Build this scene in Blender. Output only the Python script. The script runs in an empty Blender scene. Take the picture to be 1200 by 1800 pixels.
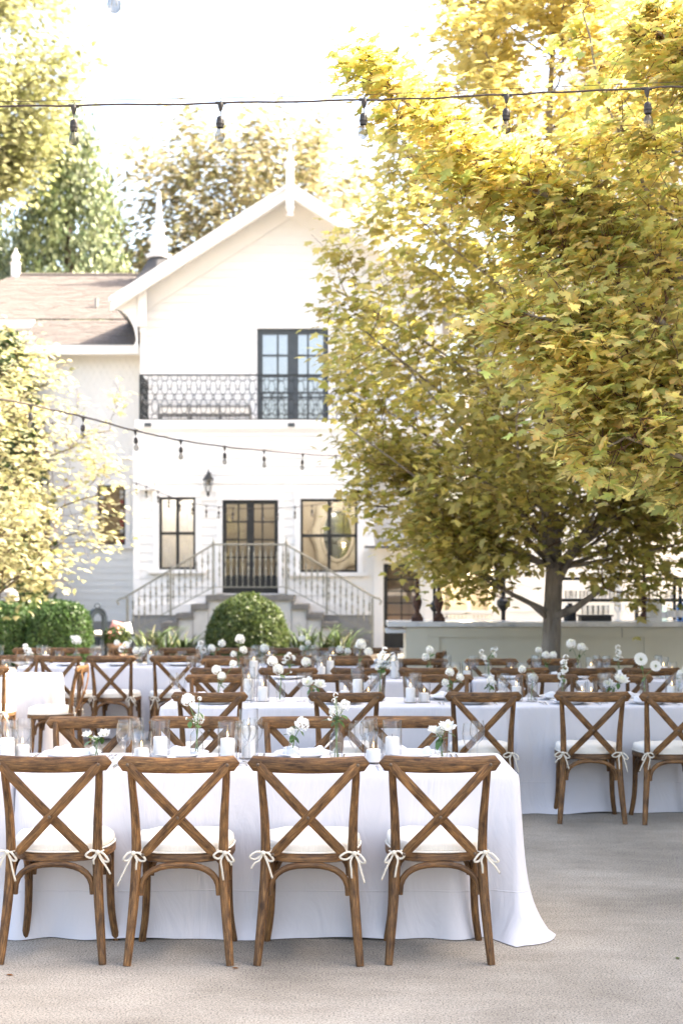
import bpy, math, random
import numpy as np
from mathutils import Vector, Matrix
R = math.radians
rnd = random.Random(7)
# ------------------------------------------------------------------ camera, sky, sun, exposure
scene = bpy.context.scene
col = scene.collection
F, CX, HY, EYE = 2500.0, 600.0, 1021.0, 1.615      # focal length in photo pixels, horizon row, eye height
cam_d = bpy.data.cameras.new('camera'); cam = bpy.data.objects.new('camera', cam_d); col.objects.link(cam)
cam.location = (0, 0, EYE); cam.rotation_euler = (R(90), 0, 0)
cam_d.sensor_fit = 'VERTICAL'; cam_d.sensor_height = 36.0; cam_d.lens = 50.0
cam_d.shift_y = (HY - 900) / 1800.0
cam_d.clip_start = 0.1; cam_d.clip_end = 3000
cam_d.dof.use_dof = True; cam_d.dof.focus_distance = 6.6; cam_d.dof.aperture_fstop = 3.2
scene.camera = cam
SUN_EL, SUN_AZ = R(44), R(82)            # azimuth measured from +Y (away from camera) towards +X
world = bpy.data.worlds.new('World'); scene.world = world; world.use_nodes = True
wn = world.node_tree.nodes; wl = world.node_tree.links; wn.clear()
sky = wn.new('ShaderNodeTexSky'); sky.sky_type = 'NISHITA'; sky.sun_disc = False
sky.sun_elevation = SUN_EL; sky.sun_rotation = SUN_AZ
sky.air_density = 1.0; sky.dust_density = 6.0; sky.ozone_density = 0.2; sky.altitude = 0
bg = wn.new('ShaderNodeBackground'); bg.inputs['Strength'].default_value = 0.15
wo = wn.new('ShaderNodeOutputWorld'); wl.new(sky.outputs[0], bg.inputs[0]); wl.new(bg.outputs[0], wo.inputs[0])
sun_d = bpy.data.lights.new('sun', 'SUN'); sun_d.energy = 4.0; sun_d.angle = R(0.6); sun_d.color = (1.0, 0.93, 0.82)
sun = bpy.data.objects.new('sun', sun_d); col.objects.link(sun); sun.location = (20, 10, 30)
sdir = Vector((math.sin(SUN_AZ)*math.cos(SUN_EL), math.cos(SUN_AZ)*math.cos(SUN_EL), math.sin(SUN_EL)))
sun.rotation_euler = sdir.to_track_quat('Z', 'Y').to_euler()
vs = scene.view_settings
vs.view_transform = 'Standard'; vs.look = 'None'; vs.gamma = 1.0; vs.use_curve_mapping = False
vs.exposure = 2.6
vs.use_white_balance = True; vs.white_balance_temperature = 6850; vs.white_balance_tint = 11
scene.render.resolution_x, scene.render.resolution_y = 682, 1024
scene.cycles.use_denoising = True; scene.cycles.adaptive_threshold = 0.02
scene.cycles.max_bounces = 7; scene.cycles.diffuse_bounces = 3; scene.cycles.glossy_bounces = 5; scene.cycles.transmission_bounces = 4; scene.cycles.transparent_max_bounces = 32
scene.cycles.caustics_reflective = False; scene.cycles.caustics_refractive = False
scene.cycles.sample_clamp_indirect = 6.0

def X(px, Y): return (px - CX) * Y / F
def Z(py, Y): return EYE - (py - HY) * Y / F
def P(px, py, Y): return Vector((X(px, Y), Y, Z(py, Y)))

# ------------------------------------------------------------------ mesh helpers
class MB:
    def __init__(s): s.v = []; s.f = []; s.uv = []
    def add(s, vs, fs, uvs=None):
        o = len(s.v); s.v.extend([tuple(p) for p in vs]); s.f.extend([tuple(i + o for i in f) for f in fs])
        s.uv.extend(uvs if uvs else [None] * len(fs)); return s
    def box(s, c, d, rz=0.0, taper=0.0):
        x, y, z = d[0]/2, d[1]/2, d[2]/2; cr, sr = math.cos(rz), math.sin(rz); vs = []
        for k in (-1, 1):
            t = 1 - taper if k > 0 else 1
            for i, j in ((-1,-1),(1,-1),(1,1),(-1,1)):
                a, b = i*x*t, j*y*t; vs.append((c[0]+a*cr-b*sr, c[1]+a*sr+b*cr, c[2]+k*z))
        fs = [(3,2,1,0),(4,5,6,7),(0,1,5,4),(1,2,6,5),(2,3,7,6),(3,0,4,7)]
        dims = [(d[0],d[1])]*2 + [(d[0],d[2]),(d[1],d[2])]*2
        uvs = []
        for w, h in dims:
            uvs.append([(0,0),(w,0),(w,h),(0,h)])
        return s.add(vs, fs, uvs)
    def bx(s, x0, x1, y0, y1, z0, z1): return s.box(((x0+x1)/2,(y0+y1)/2,(z0+z1)/2), (abs(x1-x0),abs(y1-y0),abs(z1-z0)))
    def tube(s, pts, rad, n=8, flat=None, caps=True, up=None, closed=False, sq=0.0):
        """sweep along pts; rad scalar, list, or list of (a,b); flat=(a,b) half axes; up: reference direction of the b axis"""
        pts = [Vector(p) for p in pts]; m = len(pts)
        if not isinstance(rad, (list, tuple)): rad = [rad]*m
        rr = [(r if isinstance(r, (tuple, list)) else ((flat[0]*r, flat[1]*r) if flat else (r, r))) for r in rad]
        ref = Vector(up) if up else None; rings = []; L = 0.0; Ls = []; prev = None
        for i, p in enumerate(pts):
            if closed: t = pts[(i+1) % m] - pts[i-1]
            else: t = pts[min(i+1, m-1)] - pts[max(i-1, 0)]
            t = t.normalized() if t.length > 1e-9 else Vector((0,0,1))
            if ref is not None: b = ref - t*ref.dot(t)
            elif prev is None:
                q = Vector((0,0,1)) if abs(t.z) < .9 else Vector((1,0,0)); b = q - t*q.dot(t)
            else: b = prev - t*prev.dot(t)
            if b.length < 1e-6: b = t.orthogonal()
            b.normalize(); prev = b; a = t.cross(b)
            if i: L += (p - pts[i-1]).length
            Ls.append(L); ring = []
            for k in range(n):
                th = 2*math.pi*(k+.5)/n; c_, s_ = math.cos(th), math.sin(th)
                if sq: 
                    mm = max(abs(c_), abs(s_)); f = (1-sq) + sq/mm; c_ *= f; s_ *= f
                ring.append(p + a*(c_*rr[i][0]) + b*(s_*rr[i][1]))
            rings.append(ring)
        vs = [q for r_ in rings for q in r_]; fs = []; uvs = []
        circ = 2*math.pi*max(1e-4, max(max(q) for q in rr)); off = (sum(p.x*3.1+p.y*7.7+p.z*1.3 for p in pts)/m) % 5
        for i in range(m if closed else m-1):
            j = (i+1) % m
            for k in range(n):
                k2 = (k+1) % n
                fs.append((i*n+k, i*n+k2, j*n+k2, j*n+k))
                lj = Ls[j] if j else L + .02
                uvs.append([(Ls[i]+off, k/n*circ), (Ls[i]+off, (k+1)/n*circ), (lj+off, (k+1)/n*circ), (lj+off, k/n*circ)])
        if caps and not closed:
            fs.append(tuple(range(n-1, -1, -1))); uvs.append([(0, k*.004) for k in range(n)])
            fs.append(tuple((m-1)*n + k for k in range(n))); uvs.append([(0, k*.004) for k in range(n)])
        return s.add(vs, fs, uvs)
    def lathe(s, prof, n=16, c=(0,0,0), capb=True, capt=True):
        vs = []; fs = []
        for r_, z in prof:
            for k in range(n):
                th = 2*math.pi*k/n; vs.append((c[0]+r_*math.cos(th), c[1]+r_*math.sin(th), c[2]+z))
        for i in range(len(prof)-1):
            for k in range(n):
                k2 = (k+1) % n; fs.append((i*n+k, i*n+k2, (i+1)*n+k2, (i+1)*n+k))
        if capb and prof[0][0] > 1e-5: fs.append(tuple(range(n-1, -1, -1)))
        if capt and prof[-1][0] > 1e-5: fs.append(tuple((len(prof)-1)*n+k for k in range(n)))
        return s.add(vs, fs)
    def prism(s, poly, y0, y1):
        """poly of (x,z) extruded along y"""
        n = len(poly); vs = [(x, y0, z) for x, z in poly] + [(x, y1, z) for x, z in poly]
        fs = [tuple(range(n)), tuple(range(2*n-1, n-1, -1))] + [((i+1) % n, i, n+i, n+(i+1) % n) for i in range(n)]
        return s.add(vs, fs)
    def slab(s, outline, z0, z1):
        n = len(outline); vs = [(x, y, z0) for x, y in outline] + [(x, y, z1) for x, y in outline]
        fs = [tuple(range(n-1, -1, -1)), tuple(range(n, 2*n))] + [(i, (i+1) % n, n+(i+1) % n, n+i) for i in range(n)]
        return s.add(vs, fs)
    def ball(s, c, r, n=10, m=6, sz=1.0):
        prof = [(r*math.sin(math.pi*i/m)+1e-6, -r*sz*math.cos(math.pi*i/m)) for i in range(m+1)]
        return s.lathe(prof, n, c)
    def mesh(s, name, mat, smooth=False, angle=None):
        me = bpy.data.meshes.new(name); me.from_pydata(s.v, [], s.f)
        if any(u for u in s.uv):
            l = me.uv_layers.new(name='UVMap'); i = 0; d = l.data
            for f, u in zip(s.f, s.uv):
                for k in range(len(f)):
                    d[i].uv = u[k] if u and k < len(u) else (0, 0); i += 1
        if mat: me.materials.append(mat)
        me.validate(clean_customdata=False)
        if smooth:
            me.polygons.foreach_set('use_smooth', [True]*len(me.polygons))
            if angle: me.set_sharp_from_angle(angle=R(angle))
        me.update(); return me

def link(name, me, parent=None, loc=None, rot=None, scale=None):
    o = bpy.data.objects.new(name, me); col.objects.link(o)
    if parent is not None: o.parent = parent
    if loc is not None: o.location = loc
    if rot is not None: o.rotation_euler = rot
    if scale is not None: o.scale = scale if hasattr(scale, '__len__') else (scale,)*3
    return o
def tag(o, label=None, cat=None, group=None, kind=None):
    if label: o['label'] = label
    if cat: o['category'] = cat
    if group: o['group'] = group
    if kind: o['kind'] = kind
    return o
def thing(name, label, cat, loc=(0,0,0), rz=0.0, group=None, scale=None):
    o = link(name, None, None, loc, (0,0,rz), scale); o.empty_display_size = .1
    return tag(o, label, cat, group)
def part(name, mb, mat, parent=None, smooth=False, angle=None, **k):
    return link(name, mb.mesh(name, mat, smooth, angle) if isinstance(mb, MB) else mb, parent, **k)
def spawn(parts, parent):
    """parts: list of (name, mesh, [sub-parts])"""
    for p in parts:
        o = link(p[0], p[1], parent, *(p[3:] if len(p) > 3 else ()))
        for q in (p[2] if len(p) > 2 else []): link(q[0], q[1], o)

# ------------------------------------------------------------------ materials
def newmat(name):
    m = bpy.data.materials.new(name); m.use_nodes = True; nt = m.node_tree; nt.nodes.clear()
    out = nt.nodes.new('ShaderNodeOutputMaterial'); return m, nt, out
def nd(nt, t, **k):
    n = nt.nodes.new(t)
    for a, b in k.items():
        if a in n.inputs: n.inputs[a].default_value = b
        else: setattr(n, a, b)
    return n
def c4(c): return (c[0], c[1], c[2], 1.0)
def pbsdf(nt, out, color=(.8,.8,.8), rough=.6, metal=0.0, spec=.5):
    b = nd(nt, 'ShaderNodeBsdfPrincipled'); b.inputs['Base Color'].default_value = c4(color)
    b.inputs['Roughness'].default_value = rough; b.inputs['Metallic'].default_value = metal
    b.inputs['Specular IOR Level'].default_value = spec
    nt.links.new(b.outputs[0], out.inputs[0]); return b
def ramp(nt, stops):
    r = nd(nt, 'ShaderNodeValToRGB'); e = r.color_ramp.elements
    while len(e) < len(stops): e.new(.5)
    for k, (p, c) in enumerate(stops): e[k].position = p; e[k].color = c4(c)
    return r
def mat_noise(name, c1, c2, scale=8.0, rough=.6, bump=0.0, detail=4.0, metal=0.0, spec=.4, stretch=(1,1,1), coord='Object', lo=.3, hi=.7, bscale=None, rnd_amt=0.0):
    m, nt, out = newmat(name); b = pbsdf(nt, out, c1, rough, metal, spec); L = nt.links
    tc = nd(nt, 'ShaderNodeTexCoord'); mp = nd(nt, 'ShaderNodeMapping'); mp.inputs['Scale'].default_value = stretch
    L.new(tc.outputs[coord], mp.inputs[0])
    n = nd(nt, 'ShaderNodeTexNoise', Scale=scale, Detail=detail, Roughness=.6); L.new(mp.outputs[0], n.inputs['Vector'])
    r = ramp(nt, [(lo, c1), (hi, c2)]); L.new(n.outputs[0], r.inputs[0]); src = r.outputs[0]
    if rnd_amt:
        oi = nd(nt, 'ShaderNodeObjectInfo'); h = nd(nt, 'ShaderNodeHueSaturation')
        mr = nd(nt, 'ShaderNodeMapRange'); mr.inputs['To Min'].default_value = 1-rnd_amt; mr.inputs['To Max'].default_value = 1+rnd_amt
        L.new(oi.outputs['Random'], mr.inputs[0]); L.new(mr.outputs[0], h.inputs['Value']); L.new(src, h.inputs['Color']); src = h.outputs[0]
    L.new(src, b.inputs['Base Color'])
    if bump:
        n2 = nd(nt, 'ShaderNodeTexNoise', Scale=bscale or scale*3, Detail=3.0); L.new(mp.outputs[0], n2.inputs['Vector'])
        bp = nd(nt, 'ShaderNodeBump', Strength=bump, Distance=.01); L.new(n2.outputs[0], bp.inputs['Height']); L.new(bp.outputs[0], b.inputs['Normal'])
    return m

def mat_wood():
    m, nt, out = newmat('weathered oak'); b = pbsdf(nt, out, (.2,.1,.04), .5, 0, .35); L = nt.links
    uv = nd(nt, 'ShaderNodeTexCoord'); oi = nd(nt, 'ShaderNodeObjectInfo')
    mp = nd(nt, 'ShaderNodeMapping'); mp.inputs['Scale'].default_value = (16, 330, 1); L.new(uv.outputs['UV'], mp.inputs[0])
    off = nd(nt, 'ShaderNodeVectorMath', operation='SCALE'); off.inputs[0].default_value = (37, 91, 13); L.new(oi.outputs['Random'], off.inputs['Scale'])
    L.new(off.outputs[0], mp.inputs['Location'])
    g = nd(nt, 'ShaderNodeTexNoise', Scale=1.0, Detail=5.0, Roughness=.65); L.new(mp.outputs[0], g.inputs['Vector'])
    mp2 = nd(nt, 'ShaderNodeMapping'); mp2.inputs['Scale'].default_value = (14, 40, 1); L.new(uv.outputs['UV'], mp2.inputs[0]); L.new(off.outputs[0], mp2.inputs['Location'])
    w = nd(nt, 'ShaderNodeTexNoise', Scale=1.0, Detail=4.0, Roughness=.6); L.new(mp2.outputs[0], w.inputs['Vector'])
    r1 = ramp(nt, [(.28, (.030,.013,.006)), (.44, (.092,.044,.016)), (.56, (.165,.084,.030)), (.72, (.28,.160,.066))]); L.new(g.outputs[0], r1.inputs[0])
    r2 = ramp(nt, [(.33, (.38,.34,.32)), (.46, (.88,.87,.86)), (.56, (1.08,1.06,1.03)), (.68, (1.55,1.45,1.28))]); L.new(w.outputs[0], r2.inputs[0])
    mx = nd(nt, 'ShaderNodeMix', data_type='RGBA', blend_type='MULTIPLY'); mx.inputs['Factor'].default_value = 1
    L.new(r1.outputs[0], mx.inputs['A']); L.new(r2.outputs[0], mx.inputs['B'])
    h = nd(nt, 'ShaderNodeHueSaturation'); mr = nd(nt, 'ShaderNodeMapRange'); mr.inputs['To Min'].default_value = .85; mr.inputs['To Max'].default_value = 1.3
    L.new(oi.outputs['Random'], mr.inputs[0]); L.new(mr.outputs[0], h.inputs['Value']); L.new(mx.outputs['Result'], h.inputs['Color'])
    L.new(h.outputs[0], b.inputs['Base Color'])
    bp = nd(nt, 'ShaderNodeBump', Strength=.35, Distance=.002); L.new(g.outputs[0], bp.inputs['Height']); L.new(bp.outputs[0], b.inputs['Normal'])
    return m

def mat_cloth(name, c=(.80,.80,.83), sheen=True, s1=3.0):
    m, nt, out = newmat(name); b = pbsdf(nt, out, c, .85, 0, .15); L = nt.links
    tc = nd(nt, 'ShaderNodeTexCoord')
    mpc = nd(nt, 'ShaderNodeMapping'); mpc.inputs['Scale'].default_value = (1.6,1.6,.55); L.new(tc.outputs['Object'], mpc.inputs[0])
    n1 = nd(nt, 'ShaderNodeTexNoise', Scale=s1, Detail=4.0, Distortion=1.2); L.new(mpc.outputs[0], n1.inputs['Vector'])
    n2 = nd(nt, 'ShaderNodeTexNoise', Scale=500.0, Detail=1.0); L.new(tc.outputs['Object'], n2.inputs['Vector'])
    b1 = nd(nt, 'ShaderNodeBump', Strength=.5 if 'tablecloth' in name else .22, Distance=.035); L.new(n1.outputs[0], b1.inputs['Height'])
    b2 = nd(nt, 'ShaderNodeBump', Strength=.08, Distance=.001); L.new(n2.outputs[0], b2.inputs['Height']); L.new(b1.outputs[0], b2.inputs['Normal'])
    if name == 'white linen tablecloth':      # pressed-in fold crease running round the drop
        sp = nd(nt, 'ShaderNodeSeparateXYZ'); L.new(tc.outputs['Object'], sp.inputs[0]); cr = ramp(nt, [(.2115,(0,0,0)),(.2150,(1,1,1)),(.2185,(0,0,0))]); L.new(sp.outputs[2], cr.inputs[0])
        b3 = nd(nt, 'ShaderNodeBump', Strength=.5, Distance=.004); L.new(cr.outputs[0], b3.inputs['Height']); L.new(b2.outputs[0], b3.inputs['Normal']); b2 = b3
    L.new(b2.outputs[0], b.inputs['Normal']); return m

def mat_thin_glass(name, tint=(.97,.98,.98), blend=.12, rough=0.0, edge=None, rim=None):
    m, nt, out = newmat(name); L = nt.links
    t = nd(nt, 'ShaderNodeBsdfTransparent'); t.inputs[0].default_value = c4(tint)
    g = nd(nt, 'ShaderNodeBsdfGlossy'); g.inputs['Roughness'].default_value = rough; g.inputs[0].default_value = (1,1,1,1)
    lw = nd(nt, 'ShaderNodeLayerWeight', Blend=.5); pw = nd(nt, 'ShaderNodeMath', operation='POWER'); pw.inputs[1].default_value = 4.0; L.new(lw.outputs['Facing'], pw.inputs[0])
    mr = nd(nt, 'ShaderNodeMapRange'); mr.inputs['To Min'].default_value = blend; mr.inputs['To Max'].default_value = edge if edge else min(.9, blend+.45); L.new(pw.outputs[0], mr.inputs[0])
    if rim is not None:
        tm = nd(nt, 'ShaderNodeMix', data_type='RGBA'); tm.inputs['A'].default_value = c4(tint); tm.inputs['B'].default_value = c4(rim)
        p2 = nd(nt, 'ShaderNodeMath', operation='POWER'); p2.inputs[1].default_value = 3.0; L.new(lw.outputs['Facing'], p2.inputs[0]); L.new(p2.outputs[0], tm.inputs['Factor']); L.new(tm.outputs['Result'], t.inputs[0])
    mx = nd(nt, 'ShaderNodeMixShader'); L.new(mr.outputs[0], mx.inputs[0]); L.new(t.outputs[0], mx.inputs[1]); L.new(g.outputs[0], mx.inputs[2])
    L.new(mx.outputs[0], out.inputs[0]); return m

def mat_emit(name, c, s):
    m, nt, out = newmat(name); e = nd(nt, 'ShaderNodeEmission', Strength=s); e.inputs[0].default_value = c4(c)
    nt.links.new(e.outputs[0], out.inputs[0]); return m

def mat_leaf(name, trans=.5, rough=.5, tmul=(1.25,1.2,.7)):
    m, nt, out = newmat(name); L = nt.links
    at = nd(nt, 'ShaderNodeAttribute', attribute_name='Col')
    b = nd(nt, 'ShaderNodeBsdfPrincipled'); b.inputs['Roughness'].default_value = rough; b.inputs['Specular IOR Level'].default_value = .3
    L.new(at.outputs['Color'], b.inputs['Base Color'])
    t = nd(nt, 'ShaderNodeBsdfTranslucent'); mu = nd(nt, 'ShaderNodeMix', data_type='RGBA', blend_type='MULTIPLY'); mu.inputs['Factor'].default_value = 1
    mu.inputs['B'].default_value = c4(tmul); L.new(at.outputs['Color'], mu.inputs['A']); L.new(mu.outputs['Result'], t.inputs[0])
    mx = nd(nt, 'ShaderNodeMixShader'); mx.inputs[0].default_value = trans
    L.new(b.outputs[0], mx.inputs[1]); L.new(t.outputs[0], mx.inputs[2]); L.new(mx.outputs[0], out.inputs[0]); return m

def mat_concrete():
    m, nt, out = newmat('exposed aggregate concrete'); b = pbsdf(nt, out, (.3,.28,.25), .9, 0, .2); L = nt.links
    tc = nd(nt, 'ShaderNodeTexCoord')
    a = nd(nt, 'ShaderNodeTexNoise', Scale=.9, Detail=6.0, Roughness=.62, Distortion=.4); L.new(tc.outputs['Object'], a.inputs['Vector'])
    mp = nd(nt, 'ShaderNodeMapping'); mp.inputs['Scale'].default_value = (.8, 2.2, 1); mp.inputs['Rotation'].default_value = (0,0,.25); L.new(tc.outputs['Object'], mp.inputs[0])
    a2 = nd(nt, 'ShaderNodeTexNoise', Scale=3.5, Detail=7.0, Roughness=.7); L.new(mp.outputs[0], a2.inputs['Vector'])
    f = nd(nt, 'ShaderNodeTexNoise', Scale=120.0, Detail=3.0, Roughness=.75); L.new(tc.outputs['Object'], f.inputs['Vector'])
    v = nd(nt, 'ShaderNodeTexVoronoi', Scale=110.0); L.new(tc.outputs['Object'], v.inputs['Vector'])
    r1 = ramp(nt, [(.30, (.218,.196,.163)), (.48, (.30,.272,.229)), (.66, (.365,.334,.286))]); L.new(a.outputs[0], r1.inputs[0])
    r2 = ramp(nt, [(.32, (.87,.865,.86)), (.5, (1,1,1)), (.68, (1.10,1.09,1.08))]); L.new(a2.outputs[0], r2.inputs[0])
    r3 = ramp(nt, [(.34, (.20,.196,.19)), (.465, (.93,.93,.93)), (.60, (1.36,1.34,1.31))]); L.new(f.outputs[0], r3.inputs[0])
    r4 = ramp(nt, [(.0, (.78,.78,.79)), (.22, (.98,.98,.98)), (.6, (1.04,1.04,1.03))]); L.new(v.outputs['Distance'], r4.inputs[0])
    src = r1.outputs[0]
    for r_ in (r2, r3):
        mx = nd(nt, 'ShaderNodeMix', data_type='RGBA', blend_type='MULTIPLY'); mx.inputs['Factor'].default_value = 1
        L.new(src, mx.inputs['A']); L.new(r_.outputs[0], mx.inputs['B']); src = mx.outputs['Result']
    L.new(src, b.inputs['Base Color'])
    bp = nd(nt, 'ShaderNodeBump', Strength=.2, Distance=.003); L.new(f.outputs[0], bp.inputs['Height']); L.new(bp.outputs[0], b.inputs['Normal'])
    return m

M = {}
M['wood'] = mat_wood()
M['cloth'] = mat_cloth('white linen tablecloth', (.655,.645,.67))
M['napkin'] = mat_cloth('white linen napkin', (.74,.74,.76), s1=25)
M['cushion'] = mat_cloth('ivory cotton cushion', (.80,.76,.68), s1=14)
M['tie'] = mat_cloth('ivory cotton tape', (.64,.59,.49), s1=60)
M['concrete'] = mat_concrete()
M['rivet'] = mat_noise('aged bronze rivet', (.10,.07,.05), (.22,.17,.12), 60, .45, metal=.7)
M['china'] = mat_noise('white china', (.80,.79,.78), (.84,.83,.82), 5, .2)
M['steel'] = mat_noise('polished cutlery', (.55,.55,.56), (.7,.7,.7), 30, .22, metal=1.0)
M['glass'] = mat_thin_glass('clear glass', (.95,.955,.957), .055, .0, .95, (.05,.055,.06))
M['bulb_glass'] = mat_thin_glass('bulb glass', (.60,.59,.57), .05, .02, .5, (.16,.155,.145))
M['water'] = mat_thin_glass('vase water', (.97,.985,.975), .03, 0, .2)
M['pane'] = mat_thin_glass('window glass', (.93,.94,.94), .07)
M['wax'] = mat_noise('white candle wax', (.82,.80,.76), (.86,.84,.80), 10, .5)
M['flame'] = mat_emit('candle flame', (1.0,.66,.30), 1.6)
M['wick'] = mat_noise('charred wick', (.02,.02,.02), (.05,.04,.03), 20, .9)
M['card'] = mat_noise('white card', (.80,.80,.80), (.84,.84,.84), 6, .7)
M['white_paint'] = mat_noise('white house paint', (.80,.775,.725), (.84,.815,.765), 2.5, .6, bump=.05, rnd_amt=.03)
M['trim_paint'] = mat_noise('white trim paint', (.82,.795,.75), (.86,.835,.79), 2.0, .5, rnd_amt=.02)
M['cream'] = mat_noise('cream bar paint', (.68,.635,.51), (.73,.685,.56), 1.6, .55, bump=.04)
M['stucco'] = mat_noise('cream stucco', (.55,.53,.48), (.64,.62,.57), 3.0, .85, bump=.2)
M['marble'] = mat_noise('white marble', (.55,.56,.58), (.80,.80,.80), 3.0, .18, detail=8, lo=.36, hi=.52)
M['dark_grey'] = mat_noise('slate grey door paint', (.055,.065,.07), (.075,.085,.09), 6, .45)
M['black_paint'] = mat_noise('black joinery paint', (.012,.013,.013), (.022,.022,.022), 8, .4)
M['iron'] = mat_noise('black cast iron', (.018,.020,.020), (.045,.047,.046), 30, .5, metal=.3)
M['rail_paint'] = mat_noise('sage grey railing paint', (.24,.23,.185), (.33,.315,.26), 12, .5, rnd_amt=.1)
M['step'] = mat_noise('grey painted step', (.15,.14,.125), (.21,.20,.18), 6, .75, bump=.1)
M['foundation'] = mat_noise('grey foundation', (.24,.235,.22), (.33,.32,.30), 4, .9, bump=.3)
M['shingle'] = mat_noise('pinkish grey asphalt shingle', (.105,.09,.081), (.175,.152,.138), 14, .95, bump=.4, lo=.25, hi=.75)
M['dark_roof'] = mat_noise('dark slate shingle', (.05,.05,.055), (.09,.09,.09), 20, .9)
M['rust'] = mat_noise('rusty cast iron', (.035,.018,.013), (.12,.055,.035), 25, .75, bump=.3)
M['bark'] = mat_noise('grey maple bark', (.12,.10,.082), (.32,.28,.235), 9, .95, bump=.7, stretch=(1,1,.25), bscale=22)
M['bark_dark'] = mat_noise('brown bark', (.05,.038,.028), (.14,.11,.085), 9, .95, bump=.6, stretch=(1,1,.3))
M['twig'] = mat_noise('red brown twig', (.07,.035,.022), (.15,.085,.055), 12, .85)
M['leaf'] = mat_leaf('maple leaf', .62, .5, (1.40,1.40,1.05))
M['leaf_pale'] = mat_leaf('pale leaf', .5, .55, (1.1,1.15,.95))
M['leaf_thick'] = mat_leaf('evergreen leaf', .22, .4, (1.1,1.1,.8))
M['petal'] = mat_leaf('white petal', .45, .6, (1,1,1))
M['soil'] = mat_noise('dark planting soil', (.035,.025,.018), (.10,.075,.05), 9, .95, bump=.6)
def mat_curtain():
    m, nt, out = newmat('sheer white curtain'); L = nt.links
    tc = nd(nt, 'ShaderNodeTexCoord'); n = nd(nt, 'ShaderNodeTexNoise', Scale=6.0, Detail=3.0); L.new(tc.outputs['Object'], n.inputs['Vector'])
    r = ramp(nt, [(.3,(.70,.69,.68)),(.7,(.80,.79,.78))]); L.new(n.outputs[0], r.inputs[0])
    d = nd(nt, 'ShaderNodeBsdfDiffuse'); t = nd(nt, 'ShaderNodeBsdfTranslucent'); L.new(r.outputs[0], d.inputs[0]); L.new(r.outputs[0], t.inputs[0])
    mx = nd(nt, 'ShaderNodeMixShader'); mx.inputs[0].default_value = .5; L.new(d.outputs[0], mx.inputs[1]); L.new(t.outputs[0], mx.inputs[2]); L.new(mx.outputs[0], out.inputs[0]); return m
M['curtain'] = mat_curtain()
M['grey_fabric'] = mat_cloth('pale grey fabric', (.50,.50,.50), s1=20)
M['room'] = mat_noise('warm room wall', (.50,.44,.36), (.55,.49,.41), 2, .8)
M['mirror'] = mat_noise('mirror', (.8,.82,.8), (.82,.84,.82), 2, .04, metal=1.0)
M['plaster'] = mat_noise('white carved plaster', (.62,.58,.50), (.72,.68,.60), 20, .7, bump=.3)
M['cord'] = mat_noise('brown rubber cord', (.03,.02,.018), (.06,.04,.035), 20, .6)
M['cord_white'] = mat_noise('pale rubber cord', (.62,.60,.55), (.70,.68,.63), 20, .6)
M['socket'] = mat_noise('black bulb socket', (.015,.013,.012), (.05,.045,.04), 40, .5)
M['filament'] = mat_noise('brass filament', (.5,.4,.25), (.6,.5,.3), 10, .4, metal=.6)
M['navy'] = mat_noise('slate blue metal', (.030,.042,.052), (.05,.065,.08), 8, .5)
M['pink'] = mat_noise('faded pink cushion fabric', (.55,.20,.17), (.68,.32,.27), 12, .9)
M['terracotta'] = mat_noise('weathered pot', (.28,.17,.12), (.40,.27,.20), 9, .9)
M['blue_glass'] = mat_thin_glass('blue bottle glass', (.25,.42,.70), .05)
M['aqua_glass'] = mat_thin_glass('aqua bottle glass', (.75,.88,.90), .05)
M['black_plastic'] = mat_noise('black tray', (.012,.013,.016), (.02,.02,.025), 10, .4)
M['spirit'] = mat_thin_glass('dark bottle glass', (.10,.06,.03), .05)
# ================================================================== THE SETTING
g = MB(); g.add([(-400,-200,0),(400,-200,0),(400,700,0),(-400,700,0)], [(0,1,2,3)])
tag(part('ground', g, M['concrete']), 'speckled grey concrete courtyard', None, None, 'structure')
g = MB()
outl = [(-5.4,28.6),(-3.0,28.0),(0.2,28.3),(0.75,29.4),(0.75,32.9),(-4.7,33.1),(-5.2,33.0)]
g.slab(outl, 0.0, 0.06); tag(part('planting_bed', g, M['soil']), 'dark planting bed along the house', None, None, 'structure')

# ------------------------------------------------------------------ walls with openings and lap siding
def free_spans(x0, x1, z0, z1, ops):
    cuts = []
    for a, b, c, d in ops:
        if c < z1 - 1e-4 and d > z0 + 1e-4: cuts.append((a, b))
    cuts.sort(); spans = []; cur = x0
    for a, b in cuts:
        if a > cur: spans.append((cur, a))
        cur = max(cur, b)
    if cur < x1: spans.append((cur, x1))
    return spans
def wall_core(mb, Y, x0, x1, z0, z1, ops, th=.14):
    zs = sorted(set([z0, z1] + [v for o in ops for v in o[2:4] if z0 < v < z1]))
    for a, b in zip(zs, zs[1:]):
        for s, e in free_spans(x0, x1, a, b, ops): mb.bx(s, e, Y, Y+th, a, b)
def boards(parent, Y, x0, x1, z0, z1, step, ops, mat, clip=None):
    z = z0
    while z < z1 - .02:
        zt = min(z + step, z1); cuts = sorted(set([z, zt]))
        a, b = x0, x1
        if clip: a, b = clip(z + step*.6)
        if b - a > .08:
            for s, e in free_spans(a, b, z+.01, zt-.01, ops):
                if e - s < .03: continue
                t0, t1 = .024, .006; h = min(zt + .012, z1) - z
                mb = MB(); L = e - s
                mb.add([(0,0,0),(L,0,0),(L,-t0,0),(0,-t0,0),(0,0,h),(L,0,h),(L,-t1,h),(0,-t1,h)],
                       [(0,1,2,3),(7,6,5,4),(3,2,6,7),(1,0,4,5),(0,3,7,4),(2,1,5,6)])
                part('board', mb, mat, parent, loc=(s, Y, z))
        z += step
def pxbox(px0, px1, py0, py1, Y): return (X(px0,Y), X(px1,Y), Z(py1,Y), Z(py0,Y))
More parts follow.
